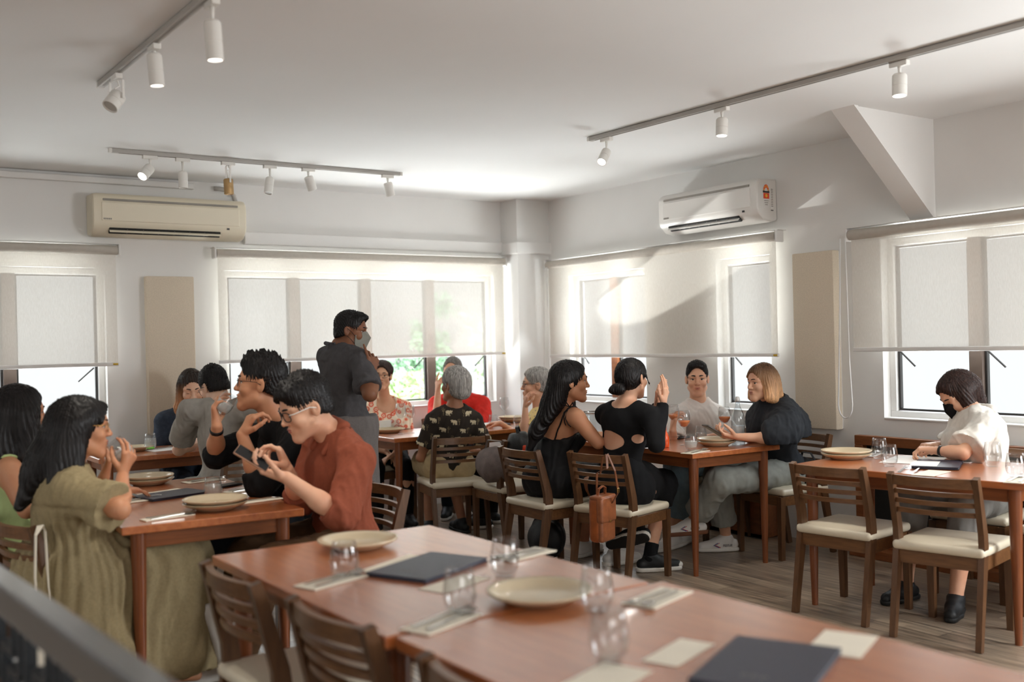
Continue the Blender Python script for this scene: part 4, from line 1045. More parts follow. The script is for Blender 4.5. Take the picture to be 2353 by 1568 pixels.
def HPT(head, yaw, pitch, roll, hs, x, y, z):
    return np.asarray(head)+frame(math.radians(yaw), math.radians(pitch), math.radians(roll))@(np.array([x, y, z])*hs)
def grip(c, d, n, s=0.95, out=0.048, up=0.085):
    """wrist for a hand closed around the point c"""
    return np.asarray(c)-unit(d)*up*s-unit(n)*out*s
class Person:
    def __init__(s, label, P, N, yaw, head, hyaw, hpitch=0, hroll=0, hs=1.0, female=True, build=1.0, skin='skin_light', jaw=1.0,
                 larm=None, rarm=None, lleg=None, rleg=None, shw=None, S=1.0, lpole=None, rpole=None):
        """P pelvis centre, N base of neck, head = middle of the head; arms: dict(w=wrist, e=elbow, d=hand direction, n=palm normal, curl=...)"""
        s.P, s.N, s.H = [np.array(x, float) for x in (P, N, head)]
        s.female = female; s.b = build; s.S = S; s.hs = hs; s.skin = skin
        s.R = frame(math.radians(yaw)); s.rt, s.fw = s.R[:, 0], s.R[:, 1]; s.up = unit(s.N-s.P)
        s.rt = unit(s.rt-s.up*(s.rt@s.up)); s.fw = unit(np.cross(s.up, s.rt))
        s.HR = frame(math.radians(hyaw), math.radians(hpitch), math.radians(hroll))
        s.base = np.array([s.P[0], s.P[1], 0.0])
        s.root = thing('person', label, 'person', tuple(s.base))
        w = (0.165 if female else 0.188)*S if shw is None else shw
        s.sh = {}; s.arm = {}; s.leg = {}
        for sd, nm, a in ((-1, 'l', larm), (1, 'r', rarm)):
            a = dict(a or {})
            sh = np.array(a['s'], float) if 's' in a else s.N+s.rt*sd*w-s.up*0.055*S
            wr = np.array(a['w'], float) if 'w' in a else s.P+s.fw*0.30+s.rt*sd*0.10+np.array([0, 0, 0.10])
            if 'e' in a: e_ = np.array(a['e'], float)
            else: e_ = ik(sh, wr, 0.285*S, 0.245*S, a.get('pole', -s.fw*0.3+s.rt*sd*0.6-np.array([0, 0, 0.8])))
            a.setdefault('d', unit(wr-e_)); a.setdefault('n', np.array([0, 0, -1.0])); a.setdefault('curl', 0.25)
            s.arm[nm] = (sh, e_, wr, a)
        for sd, nm, l in ((-1, 'l', lleg), (1, 'r', rleg)):
            l = dict(l or {})
            hip = s.P+s.rt*sd*0.085*S-s.up*0.02
            an = np.array(l['a'], float) if 'a' in l else np.array([*(s.P+s.fw*0.44*S+s.rt*sd*0.12)[:2], 0.085])
            kn = np.array(l['k'], float) if 'k' in l else ik(hip, an, 0.42*S, 0.40*S, s.fw*1.0+np.array([0, 0, 0.7])+s.rt*sd*0.1)
            fd = unit(np.array(l['d'], float)) if 'd' in l else unit(np.array([s.fw[0], s.fw[1], 0])+s.rt*sd*0.2)
            s.fup = getattr(s, 'fup', {}); s.fup[nm] = unit(np.array(l.get('u', (0, 0, 1.0)), float)); fd = unit(fd-s.fup[nm]*(fd@s.fup[nm])); s.leg[nm] = (hip, kn, an, fd)
        s.jaw = jaw
    # ---- skin
    def torso(s, e=0.0, waist=True):
        S, b, up, fw, rt = s.S, s.b, s.up, s.fw, s.rt; f = s.female; P, Nn = s.P, s.N; L = np.linalg.norm(Nn-P)
        g = [rc(P-rt*0.075*S*b, P+rt*0.075*S*b, 0.105*S*b+e, 0.105*S*b+e, 0.05, (fw, 0.95)),
             rc(P+up*L*0.12, P+up*L*0.45, (0.118 if f else 0.125)*S*b+e, (0.105 if f else 0.122)*S*b+e, 0.06, (fw, 0.78)),
             el(P+up*L*0.64+fw*0.008, np.array([(0.132 if f else 0.158)*S*b+e, (0.098 if f else 0.112)*S*b+e, 0.165*S+e]), 0.06, np.stack([rt, fw, up], 1)),
             rc(s.arm['l'][0]+rt*0.03, s.arm['r'][0]-rt*0.03, 0.052*S+e, 0.052*S+e, 0.05),
             el(Nn-up*0.09*S-fw*0.025, np.array([0.13*S*b+e, 0.07*S+e, 0.09*S+e]), 0.05, np.stack([rt, fw, up], 1))]
        if f:
            for x in (-1, 1): g.append(el(P+up*L*0.66+fw*0.085*S*b+rt*x*0.068*S, np.array([0.056, 0.05, 0.056])*S*b+e, 0.035, np.stack([rt, fw, up], 1)))
        for nm in 'lr': g.append(rc(Nn+up*0.02*S-fw*0.0, s.arm[nm][0]+up*0.012, 0.042*S+e, 0.040*S+e, 0.035))
        return g
    def build_body(s, fine_hands='lr', hands=True, h=0.0095, closed=False):
        S, hs = s.S, s.hs; g = s.torso()
        g.append(rc(s.N-s.up*0.03, s.H+s.HR@np.array([0, -0.018, -0.055])*hs, 0.058*S, (0.050 if s.female else 0.056)*hs, 0.022))
        g += head_prims(s.H, s.HR, hs, s.female, s.jaw, closed)
        fine = [(s.H-0.135*hs, s.H+0.135*hs, 0.0030)]
        s.tips = {}; m = s.b if s.b < 1.15 else 1.1
        for nm, sd in (('l', -1), ('r', 1)):
            sh, e_, wr, a = s.arm[nm]; k = (0.9 if s.female else 1.05)*S*m
            g += [rc(sh, e_, 0.046*k, 0.036*k, 0.03), rc(sh+(e_-sh)*0.1, sh+(e_-sh)*0.7, 0.047*k, 0.042*k, 0.03),
                  rc(e_, e_+(wr-e_)*0.4, 0.036*k, 0.036*k, 0.025), rc(e_+(wr-e_)*0.35, wr, 0.036*k, 0.024*k, 0.025)]
            if hands:
                hg, tp, tt = hand_prims(wr, a['d'], np.asarray(a['n'], float), sd, a['curl'], (0.93 if s.female else 1.02)*S*a.get('hs', 1.0), a.get('spread', 0.12), a.get('thumb', 0.35))
                g += hg; s.tips[nm] = (tp, tt)
                if nm in fine_hands:
                    c = wr+unit(a['d'])*0.095; fine.append((c-0.125, c+0.125, 0.0036))
        for nm in 'lr':
            hip, kn, an, fd = s.leg[nm]; k = S*min(m, 1.05)
            g += [rc(hip, kn, 0.083*k, 0.056*k, 0.04), rc(kn, kn+(an-kn)*0.35, 0.054*k, 0.054*k, 0.03), rc(kn+(an-kn)*0.3, an, 0.054*k, 0.034*k, 0.03),
                  rc(an-s.fup[nm]*0.03, an-s.fup[nm]*0.055+fd*0.13*S, 0.036*k, 0.024*k, 0.03)]
        V, Q = sculpt(g, h, fine)
        V = smooth(V, Q, 1, 0.35)
        s.body = mesh_obj('body', V, Q, M[s.skin], s.root, s.base)
        s.bodyVQ = (V, Q)
        return s
    # ---- face details
    def hp(s, x, y, z): return s.H+s.HR@(np.array([x, y, z])*s.hs)
    def face(s, eyes=True, brows='black_hair', lips='lip_rose', browz=0.0, closed=False, brow_w=1.0):
        hs = s.hs
        for x in (-1, 1):
            if eyes:
                if closed:
                    ps = [s.hp(x*(0.031+0.016*u), 0.0850-0.009*u*u, 0.0035-0.004*(1-u*u)+0.001*u) for u in np.linspace(-1, 1, 9)]
                    MB().tube([q-s.base for q in ps], np.array([0.0006, 0.001, 0.0012, 0.0014, 0.0014, 0.0014, 0.0012, 0.001, 0.0006])*hs, 6).build('eyelashes', M['black_hair'], s.body)
            if eyes and not closed:
                c = s.hp(x*0.031, 0.0685, 0.0058); r = 0.0137*hs
                mb = MB().lathe([(r*math.cos(t), r*math.sin(t)) for t in np.linspace(-math.pi/2, math.pi/2, 13)], 20)
                Rm = np.eye(4); Rm[:3, :3] = s.HR; Rm[:3, 3] = c-s.base
                e_ = mb.xf(Rm).build('eye', M['eye_white'], s.body, smooth=True)
                if not closed:
                    mb = MB().lathe([(0, 0.0012), (0.0042, 0.0010), (0.0062, 0.0003), (0.0066, -0.001)], 18)
                    mb.xf(np.array(Matrix.Translation(Vector((0, 0.0132, -0.0002))) @ Matrix.Rotation(-math.pi/2, 4, 'X')))
                    for i in range(len(mb.v)): mb.v[i] = (mb.v[i]*hs)@s.HR.T+(c-s.base)
                    mb.build('iris', M['iris_dark'], s.body, smooth=True)
                ps = [s.hp(x*(0.031+0.0175*u), 0.0838-0.0105*u*u-(0.003 if x*u*x > 0.5 else 0), (0.0100 if not closed else 0.004)-0.0050*u*u+(0.001*u)) for u in np.linspace(-1, 1, 9)]
                MB().tube([q-s.base for q in ps], np.array([0.0007, 0.001, 0.0013, 0.0015, 0.0015, 0.0015, 0.0015, 0.0013, 0.0008])*hs, 6).build('eyelashes', M['black_hair'], s.body)
            if brows:
                ps = [s.hp(x*(0.013+0.036*u), 0.0955-0.021*u*u-0.004*u, 0.0290+0.0045*math.sin(u*2.6)-0.004*u*u+browz) for u in np.linspace(0, 1, 9)]
                MB().tube([q-s.base for q in ps], np.array([0.0026, 0.0034, 0.0036, 0.0036, 0.0033, 0.003, 0.0024, 0.0018, 0.001])*hs*brow_w, 8).build('eyebrow', M[brows], s.body, smooth=True)
        if lips:
            R = s.HR
            V1, Q1 = sculpt([el(s.hp(0, 0.0915, -0.0545), np.array((0.0215, 0.0090, 0.0046))*hs, 0.002, R), el(s.hp(0, 0.0900, -0.0645), np.array((0.0190, 0.0093, 0.0052))*hs, 0.002, R)], 0.0022)
            mesh_obj('lips', smooth(V1, Q1, 1), Q1, M[lips], s.body, s.base)
        return s
    def wear(s, name, prims, mat, h=0.009, fold=0.004, ff=26, stretch=(1, 1, 0.35), seed=1, sm=1, fine=(), mats=None, mfn=None, label=None, ripple=None):
        V, Q = sculpt(prims, h, fine); V = smooth(V, Q, sm)
        if fold: V = V+normals(V, Q)*((folds(V-s.base, seed, ff*1.25, stretch)*1.0+folds(V-s.base, seed+50, ff*3.2, (1, 1, 0.5))*0.55)*fold)[:, None]
        if ripple is not None: V = V+normals(V, Q)*ripple(V)[:, None]
        mi = mfn(V, Q) if mfn else None
        o = mesh_obj(name, V, Q, M[mat] if mat else None, s.root, s.base, mats=mats, mi=mi)
        if label: o['label'] = label
        s.last = (V, Q, o); return s
    def sleeve(s, nm, upto, e=0.014, loose=0.01, k=0.03):
        """sleeve prims: upto in 0..1 upper arm, 1..2 forearm"""
        sh, el_, wr, a = s.arm[nm]; kk = (0.9 if s.female else 1.05)*s.S
        if upto <= 1: return [rc(sh, sh+(el_-sh)*upto, 0.050*kk+e, (0.050-0.010*upto)*kk+e+loose, k, None, 1)]
        q = el_+(wr-el_)*(upto-1)
        return [rc(sh, el_, 0.050*kk+e, 0.040*kk+e+loose*0.5, k), rc(el_, q, 0.040*kk+e+loose*0.5, (0.038-0.012*(upto-1))*kk+e*0.8+loose, 0.02, None, 1)]
    def neckline(s, r=0.075, drop=0.0, fwd=0.0):
        c = s.N+s.up*0.055*s.S+s.fw*fwd-s.up*drop
        return rc(c, c+s.up*0.3, r, r, 0.012, None, None, True)
    def legs(s, e=0.012, upto=2.0, flare=0.0, flat=None):
        g = []
        for nm in 'lr':
            hip, kn, an, fd = s.leg[nm]
            if upto <= 1: g.append(rc(hip, hip+(kn-hip)*upto, 0.09*s.S+e, 0.066*s.S+e+flare, 0.04, None, 1)); continue
            q = kn+(an-kn)*(upto-1)
            g += [rc(hip, kn, 0.088*s.S+e, 0.060*s.S+e+flare*0.5, 0.04), rc(kn, q, 0.060*s.S+e+flare*0.5, 0.040*s.S+e+flare, 0.025, None, 1)]
        g.append(rc(s.P-s.rt*0.075, s.P+s.rt*0.075, 0.103*s.S*s.b+e*0.8, 0.103*s.S*s.b+e*0.8, 0.05))
        return g
    def shoe(s, nm, mat, sole='sole_white', high=0.0, label=None, L=0.25, pitch=0.0):
        hip, kn, an, fd = s.leg[nm]; up = np.array([0, 0, 1.0])
        if pitch: fd, up = unit(fd*math.cos(pitch)+up*math.sin(pitch)), unit(up*math.cos(pitch)-fd*math.sin(pitch))
        rt = np.cross(fd, up); b0 = an-up*(an[2]-0.012 if not pitch else 0.075)
        if not pitch: b0 = np.array([an[0], an[1], 0.012])
        heel, toe = b0-fd*0.055, b0+fd*(L-0.085)
        g = [rc(heel+up*0.032, b0+fd*0.07+up*0.032, 0.033, 0.040, 0.02), rc(b0+fd*0.06+up*0.03, toe+up*0.022, 0.040, 0.030, 0.02),
             rc(b0+up*0.05, b0+up*(0.075+high), 0.040, 0.040, 0.02, None, 1), rc(b0+fd*0.05+up*0.045, b0+up*0.075, 0.032, 0.036, 0.03)]
        pl = plane_cut(b0-up*0.004, -up)
        V, Q = sculpt(g+[pl], 0.007); V = smooth(V, Q, 1)
        o = mesh_obj('shoe', V, Q, M[mat], s.root, s.base)
        if label: o['label'] = label
        if sole:
            g2 = [rc(heel+up*0.006, b0+fd*0.07+up*0.006, 0.038, 0.045, 0.01), rc(b0+fd*0.06+up*0.006, toe+up*0.006, 0.045, 0.034, 0.01), plane_cut(b0-up*0.012, -up), plane_cut(b0+up*0.014, up)]
            V, Q = sculpt(g2, 0.006); mesh_obj('sole', smooth(V, Q, 1), Q, M[sole], o, s.base)
        s.sho = (b0, fd, up, rt, o); return o
    def hair(s, mat, kind='short', extra=(), top=0.0, front=0.0, amp=0.004, freq=60, h=0.005, label=None, spike=0.0, cutz=-0.050, vol=0.0, side=None):
        hs = s.hs; R = s.HR
        E = lambda p, rad, k=0.012, sub=False: el(s.hp(*p), np.array(rad)*hs, k*hs, R, sub)
        g = [E((0, -0.018, 0.040+top*0.5), ((0.0775 if kind == 'short' else 0.080)+vol, 0.100+vol, 0.088+top*0.6+vol), 0.015), E((0, 0.020, 0.040+top*0.5), (0.071+vol, 0.072, 0.074+top*0.7+vol*0.6), 0.015)]
        if kind == 'short':
            g.append(E((0, -0.046, -0.02), (0.069+vol, 0.066+vol, 0.062), 0.02))
        g += list(extra)
        # clear the face
        fz = 0.062-front
        g.append(E((0, 0.112, -0.030-front), (0.077, 0.088, 0.120), 0.006, True))
        g.append(E((0, 0.140, 0.020-front), (0.10, 0.084, 0.074), 0.006, True))
        if kind == 'short':
            for x in (-1, 1): g.append(E((x*0.090, 0.004, -0.018), (0.030, 0.034, 0.048), 0.008, True))
            g.append(plane_cut(s.hp(0, -0.06, cutz), R@np.array([0, 0.35, -1.0])))
        V, Q = sculpt(g, h); V = smooth(V, Q, 1)
        L = (V-s.H)@R/hs
        n = normals(V, Q); r = np.random.default_rng(5)
        th = np.arctan2(L[:, 0], L[:, 1]+0.03); el_ = L[:, 2]
        freq = freq*1.5
        st = np.sin(th*freq+3*np.sin(el_*22+th*3))+0.6*np.sin(th*freq*1.9+5*np.sin(el_*31)+1.3)+0.4*np.sin(th*freq*0.45+2*np.sin(el_*14))
        V = V+n*(st*min(amp, 0.0022)*hs)[:, None]
        if spike:
            w = np.clip((L[:, 2]-0.055)/0.06, 0, 1)
            q = np.maximum(0, np.sin(L[:, 0]*260+2*np.sin(L[:, 1]*120))*np.sin(L[:, 1]*230+2*np.sin(L[:, 0]*150)))
            V = V+(R@np.array([0, 0.3, 0.95]))*((q*w*spike*0.7)[:, None])*hs
        o = mesh_obj('hair', V, Q, M[mat], s.root, s.base)
        if label: o['label'] = label
        return o
    def strand(s, a, b, ra, rb, k=0.02, flat=None):
        """hair volume between two points given in head coordinates"""
        return rc(s.hp(*a), s.hp(*b), ra*s.hs, rb*s.hs, k, flat)
    def glasses(s, mat='black_plastic', r=0.022, rim=0.0013, temple=None, z=0.004, label=None):
        root = None; mb = MB()
        for x in (-1, 1):
            ps = []
            for k in range(25):
                a = 2*math.pi*k/24; cx, cz = math.cos(a), math.sin(a)
                q = 3.2; rr = (abs(cx)**q+abs(cz)**q)**(-1/q)
                ps.append(s.hp(x*0.0325+rr*cx*r*1.12, 0.0985-0.35*max(0, abs(x*0.0325+rr*cx*r*1.12)-0.03), z+rr*cz*r*0.82)-s.base)
            mb.tube(ps, rim*s.hs, 6, False)
        mb.tube([s.hp(-0.009, 0.1005, z+0.006)-s.base, s.hp(0, 0.104, z+0.008)-s.base, s.hp(0.009, 0.1005, z+0.006)-s.base], rim*s.hs, 6)
        o = mb.build('eyeglasses', M[mat], s.root, smooth=True)
        if label: o['label'] = label
        for x in (-1, 1):
            MB().tube([s.hp(x*0.057, 0.0905, z+0.008)-s.base, s.hp(x*0.074, 0.075, z+0.009)-s.base, s.hp(x*0.081, 0.01, z+0.009)-s.base, s.hp(x*0.082, -0.02, z-0.006)-s.base], rim*s.hs*1.1, 6).build('temple_arm', M[temple or mat], o, smooth=True)
            mb = MB(); c = [s.hp(x*0.0325, 0.0975, z)-s.base]
            ps = []
            for k in range(16):
                a = 2*math.pi*k/16; cx, cz = math.cos(a), math.sin(a); rr = (abs(cx)**3.2+abs(cz)**3.2)**(-1/3.2)
                ps.append(s.hp(x*0.0325+rr*cx*r*1.1, 0.0983-0.35*max(0, abs(x*0.0325+rr*cx*r*1.1)-0.03), z+rr*cz*r*0.8)-s.base)
            mb.add(c+ps, [(0, 1+k, 1+(k+1) % 16) for k in range(16)]).build('lens', M['window_glass'], o)
        return o

    def on_skin(s, pts, off=0.004):
        """points moved onto the skin surface"""
        V, Q = s.bodyVQ; nn = normals(V, Q); out = []
        for q in pts:
            i = int(np.argmin(((V-q)**2).sum(1))); out.append(V[i]+nn[i]*off)
        return np.array(out)

# ------------------------------------------------------------------ people: materials
def skin(name, c, red):
    m, nt, b = newmat(name)
    o, _ = noise_col(nt, srgb(*c), srgb(*red), 9.0, detail=4.0)
    nt.links.new(o, b.inputs['Base Color']); b.inputs['Roughness'].default_value = 0.5
    b.inputs['Subsurface Weight'].default_value = 0.08; b.inputs['Subsurface Radius'].default_value = (0.01, 0.004, 0.002); b.inputs['Subsurface Scale'].default_value = 1.0
    b.inputs['Specular IOR Level'].default_value = 0.4
skin('skin_light', (224, 176, 146), (216, 160, 130)); skin('skin_tan', (204, 148, 112), (194, 134, 100)); skin('skin_brown', (136, 90, 64), (124, 78, 56))
skin('skin_fair', (230, 188, 160), (222, 174, 146)); skin('skin_old', (214, 168, 136), (202, 150, 120)); skin('skin_dark_old', (170, 118, 88), (156, 106, 78))
def hairmat(name, a, b2, ombre=None, rough=0.42):
    m, nt, b = newmat(name)
    o, no = noise_col(nt, srgb(*a), srgb(*b2), 40.0, stretch=(3, 3, 0.15), detail=3.0)
    src = o
    if ombre:
        tc = N(nt, 'ShaderNodeTexCoord'); sp = N(nt, 'ShaderNodeSeparateXYZ'); nt.links.new(tc.outputs['Object'], sp.inputs[0])
        mr = N(nt, 'ShaderNodeMapRange'); mr.inputs['From Min'].default_value = ombre[1]; mr.inputs['From Max'].default_value = ombre[2]
        ad = N(nt, 'ShaderNodeMath', operation='MULTIPLY_ADD'); ad.inputs[1].default_value = 0.08; nt.links.new(no.outputs['Fac'], ad.inputs[0])
        nt.links.new(sp.outputs['Z'], ad.inputs[2]); nt.links.new(ad.outputs[0], mr.inputs['Value'])
        mx = N(nt, 'ShaderNodeMixRGB'); nt.links.new(mr.outputs[0], mx.inputs[0]); nt.links.new(o, mx.inputs[1])
        c2, _ = noise_col(nt, srgb(*ombre[0]), srgb(*[min(255, x*1.25) for x in ombre[0]]), 40.0, stretch=(3, 3, 0.15))
        nt.links.new(c2, mx.inputs[2]); src = mx.outputs[0]
    nt.links.new(src, b.inputs['Base Color']); b.inputs['Roughness'].default_value = rough; b.inputs['Specular IOR Level'].default_value = 0.28
    bp = N(nt, 'ShaderNodeBump'); bp.inputs['Strength'].default_value = 0.5; bp.inputs['Distance'].default_value = 0.004; nt.links.new(no.outputs['Fac'], bp.inputs['Height']); nt.links.new(bp.outputs[0], b.inputs['Normal'])
hairmat('black_hair', (14, 12, 12), (30, 26, 26)); hairmat('dark_brown_hair', (34, 22, 20), (62, 42, 36)); hairmat('grey_hair', (128, 124, 120), (196, 192, 186), rough=0.5)
hairmat('salt_hair', (96, 92, 88), (140, 136, 130), rough=0.5)
hairmat('ombre_long', (28, 20, 16), (48, 34, 26), ((168, 122, 86), 1.24, 1.08)); hairmat('ombre_bob', (66, 46, 34), (112, 80, 56), ((190, 146, 106), 1.27, 1.12))
simple('eye_white', srgb(226, 222, 216), 0.2, 0.0); simple('iris_dark', srgb(26, 17, 13), 0.1, 0.0)
simple('lip_rose', srgb(176, 96, 84), 0.4); simple('lip_pale', srgb(172, 108, 92), 0.45)
def cloth(name, c, var=0.08, sheen=0.0, rough=0.9, bump=0.25, bs=500, scale=25): simple(name, srgb(*c), rough, var, scale, bump, bs, sheen=sheen, spec=0.25)
cloth('olive_linen', (152, 137, 104), 0.07, scale=90, bump=0.4); cloth('white_cotton', (222, 220, 216), 0.03); cloth('green_cotton', (186, 206, 146), 0.08, scale=10)
cloth('rust_cotton', (142, 76, 55), 0.06, scale=80); cloth('black_cotton', (20, 20, 22), 0.15); cloth('black_satin', (24, 24, 26), 0.15, rough=0.55)
cloth('charcoal_cotton', (78, 76, 78), 0.04, scale=90); cloth('apron_grey', (110, 105, 103), 0.05, scale=90); cloth('grey_tee', (158, 152, 144), 0.06); cloth('white_tee', (226, 220, 214), 0.03)
cloth('navy_denim', (44, 52, 64), 0.16, scale=40); cloth('dark_grey_lining', (92, 92, 94), 0.1); cloth('red_cloth', (196, 42, 32), 0.1); cloth('orange_red', (222, 66, 40), 0.08)
cloth('dark_slate', (42, 47, 52), 0.12, scale=20); cloth('light_jeans', (150, 158, 158), 0.14, scale=12); cloth('grey_jeans', (146, 148, 142), 0.1, scale=14); cloth('blue_jeans', (128, 152, 166), 0.12, scale=14)
cloth('khaki', (186, 166, 128), 0.08, scale=14); cloth('black_trousers', (18, 18, 20), 0.1); cloth('dark_jeans', (30, 36, 42), 0.15); cloth('white_linen', (226, 221, 212), 0.04, scale=40)
cloth('grey_trousers', (128, 126, 122), 0.1, scale=12); cloth('brown_trousers', (72, 50, 30), 0.2, scale=10); cloth('elephant_ground', (50, 43, 37), 0.06); cloth('elephant_cream', (205, 190, 158), 0.1, scale=60); cloth('palm_tan', (132, 116, 88), 0.1)
cloth('mask_grey', (142, 142, 134), 0.04); cloth('mask_black', (22, 20, 22), 0.1); cloth('cape_slate', (46, 49, 54), 0.1, scale=20)
simple('sole_white', srgb(226, 222, 214), 0.5); simple('sole_black', srgb(20, 20, 20), 0.6); simple('shoe_white', srgb(226, 222, 216), 0.5, 0.03); simple('shoe_black', srgb(22, 24, 26), 0.55); simple('shoe_brown_sole', srgb(110, 66, 40), 0.7)
simple('mark_red', srgb(190, 40, 44), 0.6); simple('mark_blue', srgb(50, 80, 140), 0.6)
m, nt, b = newmat('flower_print')      # red rings on cream
tc = N(nt, 'ShaderNodeTexCoord'); vo = N(nt, 'ShaderNodeTexVoronoi'); vo.inputs['Scale'].default_value = 21.0; nt.links.new(tc.outputs['Object'], vo.inputs['Vector'])
rp = N(nt, 'ShaderNodeValToRGB'); rp.color_ramp.elements[0].color = srgb(214, 92, 66); rp.color_ramp.elements[0].position = 0.0; rp.color_ramp.elements[1].position = 1.0; rp.color_ramp.elements[1].color = srgb(238, 224, 200)
for p_, c_ in ((0.10, (226, 120, 90)), (0.15, (238, 206, 180)), (0.24, (238, 200, 172)), (0.28, (212, 78, 54)), (0.40, (220, 104, 76)), (0.46, (238, 188, 158)), (0.56, (242, 226, 202))):
    k_ = rp.color_ramp.elements.new(p_); k_.color = srgb(*c_)
nt.links.new(vo.outputs['Distance'], rp.inputs[0]); nt.links.new(rp.outputs[0], b.inputs['Base Color']); b.inputs['Roughness'].default_value = 0.85
m, nt, b = newmat('yellow_print')
tc = N(nt, 'ShaderNodeTexCoord'); vo = N(nt, 'ShaderNodeTexVoronoi'); vo.inputs['Scale'].default_value = 34.0; nt.links.new(tc.outputs['Object'], vo.inputs['Vector'])
rp = N(nt, 'ShaderNodeValToRGB'); rp.color_ramp.elements[0].color = srgb(128, 112, 116); rp.color_ramp.elements[0].position = 0.22; rp.color_ramp.elements[1].position = 0.30; rp.color_ramp.elements[1].color = srgb(232, 208, 140)
nt.links.new(vo.outputs['Distance'], rp.inputs[0]); nt.links.new(rp.outputs[0], b.inputs['Base Color']); b.inputs['Roughness'].default_value = 0.85

IR = _r.copy(); IF = _f.copy(); UP = np.array([0, 0, 1.0]); IL = -IR
v = lambda a=0, b=0, c=0: IR*a+IF*b+UP*c      # image right, away, up
def held_rot(axis):
    """rotation that stands a thing's z along axis"""
    return Vector(axis).to_track_quat('Z', 'Y').to_euler()
def shirt(p, upto, e=0.014, hem=None, loose=0.012, neck=(0.075, 0.0), extra=(), sub=()):
    g = p.torso(e)+p.sleeve('l', upto, e, loose)+p.sleeve('r', upto, e, loose)+list(extra)+[p.neckline(*neck)]+list(sub)
    if hem is not None: g.append(plane_cut(p.P+p.up*hem, -p.up))
    return g
HAND_FINE = 'lr'
# 1 olive linen dress, drinking -------------------------------------------------------
h_ = deep(188, 984, 4.08); m_ = HPT(h_, -8, -2, 0, 1.0, 0, 0.108, -0.058); ax_ = unit(-0.62*frame(math.radians(-8))[:, 1]+UP*0.8)
G2 = m_+frame(math.radians(-8))[:, 1]*0.012-ax_*0.098
p = Person('seated woman in an olive linen dress drinking from a tumbler, long black hair', (0.84, 4.42, 0.56), deep(152, 1082, 4.06), 0, deep(188, 984, 4.08), -8, -2, 0, 1.0, True, 1.05, 'skin_tan',
           rarm=dict(e=deep(276, 1172, 3.86), w=grip(G2+ax_*0.045, v(0.35, 0.1, 1), v(-0.8, 0.5, 0.3), 0.93), d=v(0.35, 0.1, 1), n=v(-0.8, 0.5, 0.3), curl=[0.35, 0.42, 0.5, 0.5], spread=0.2, thumb=0.5),
           larm=dict(w=deep(240, 1095, 4.3), d=v(0.3, 0, 1), n=v(-1, -0.3, 0), curl=0.4), lleg=dict(a=(1.24, 4.58, 0.1)), rleg=dict(a=(1.22, 4.42, 0.1)))
p.build_body().face(lips='lip_rose')
sk = [rc(p.P, p.P+UP*-0.05+p.fw*0.22, 0.16, 0.16, 0.08), rc(p.P+p.fw*0.2, p.P+p.fw*0.44, 0.155, 0.135, 0.08), rc(p.P+p.fw*0.42, p.P+p.fw*0.46-UP*0.40, 0.135, 0.17, 0.08), rc(p.P, p.P-UP*0.36+p.rt*0.06+p.fw*0.06, 0.17, 0.20, 0.1),
      rc(p.P+p.rt*0.10, p.P+p.rt*0.20+p.fw*0.05-UP*0.42, 0.11, 0.14, 0.08), rc(p.P+p.fw*0.25, p.P+p.fw*0.27-UP*0.42, 0.14, 0.155, 0.08)]
sl = []
for nm in 'lr':
    sh, e_, wr, a = p.arm[nm]; sl.append(rc(sh-(e_-sh)*0.05, sh+(e_-sh)*0.86, 0.070, 0.100, 0.04, None, 1))
p.wear('dress', p.torso(0.026)+sl+sk+[p.neckline(0.082, 0.0), plane_cut((0, 0, 0.08), -UP)], 'olive_linen', 0.0075, 0.006, 30, (1, 1, 0.14), 3, ripple=lambda V: np.where(V[:, 2] < 0.84, 1, 0)*np.clip((0.84-V[:, 2])/0.08, 0, 1)*(np.sin(np.arctan2(V[:, 1]-4.42, V[:, 0]-0.9)*34+2*np.sin(V[:, 2]*9))*0.006)+np.exp(-((V[:, 2]-0.845)/0.012)**2)*-0.008)
V, Q = sculpt([rc(p.P+p.rt*0.08+p.fw*0.54-UP*0.24, p.P+p.rt*0.08+p.fw*0.68-UP*0.46, 0.06, 0.09, 0.05), rc(p.P-p.rt*0.04+p.fw*0.54-UP*0.2, p.P-p.rt*0.04+p.fw*0.66-UP*0.46, 0.06, 0.1, 0.05), plane_cut((0, 0, 0.07), -UP)], 0.007)
V = V+normals(V, Q)*(np.sin((V[:, 1]*90+V[:, 2]*30))*0.008)[:, None]
mesh_obj('underskirt_ruffle', V, Q, M['white_cotton'], p.root, p.base)
p.hair('black_hair', 'long', [p.strand((0, -0.05, 0.02), (-0.02, -0.14, -0.17), 0.088, 0.075, 0.04), p.strand((0, -0.12, -0.12), (0.0, -0.22, -0.30), 0.075, 0.022, 0.04), p.strand((0.055, -0.015, 0.02), (0.075, -0.03, -0.15), 0.04, 0.036, 0.04), p.strand((0.05, -0.06, 0), (0.09, -0.10, -0.2), 0.05, 0.03, 0.04), p.strand((-0.055, -0.015, 0.02), (-0.07, -0.03, -0.15), 0.04, 0.03, 0.04), p.strand((0.0, 0.07, 0.075), (0.05, 0.075, 0.03), 0.025, 0.018, 0.02)], 0.004, 0.012, 0.004, 34)
p.glasses('gold_metal', 0.022, 0.0011)
make_tumbler('tilted tumbler of cloudy water at the lips of the woman in olive', tuple(G2), 0.042, 0.10, 'cloudy_water', 0.55, held_rot(ax_))
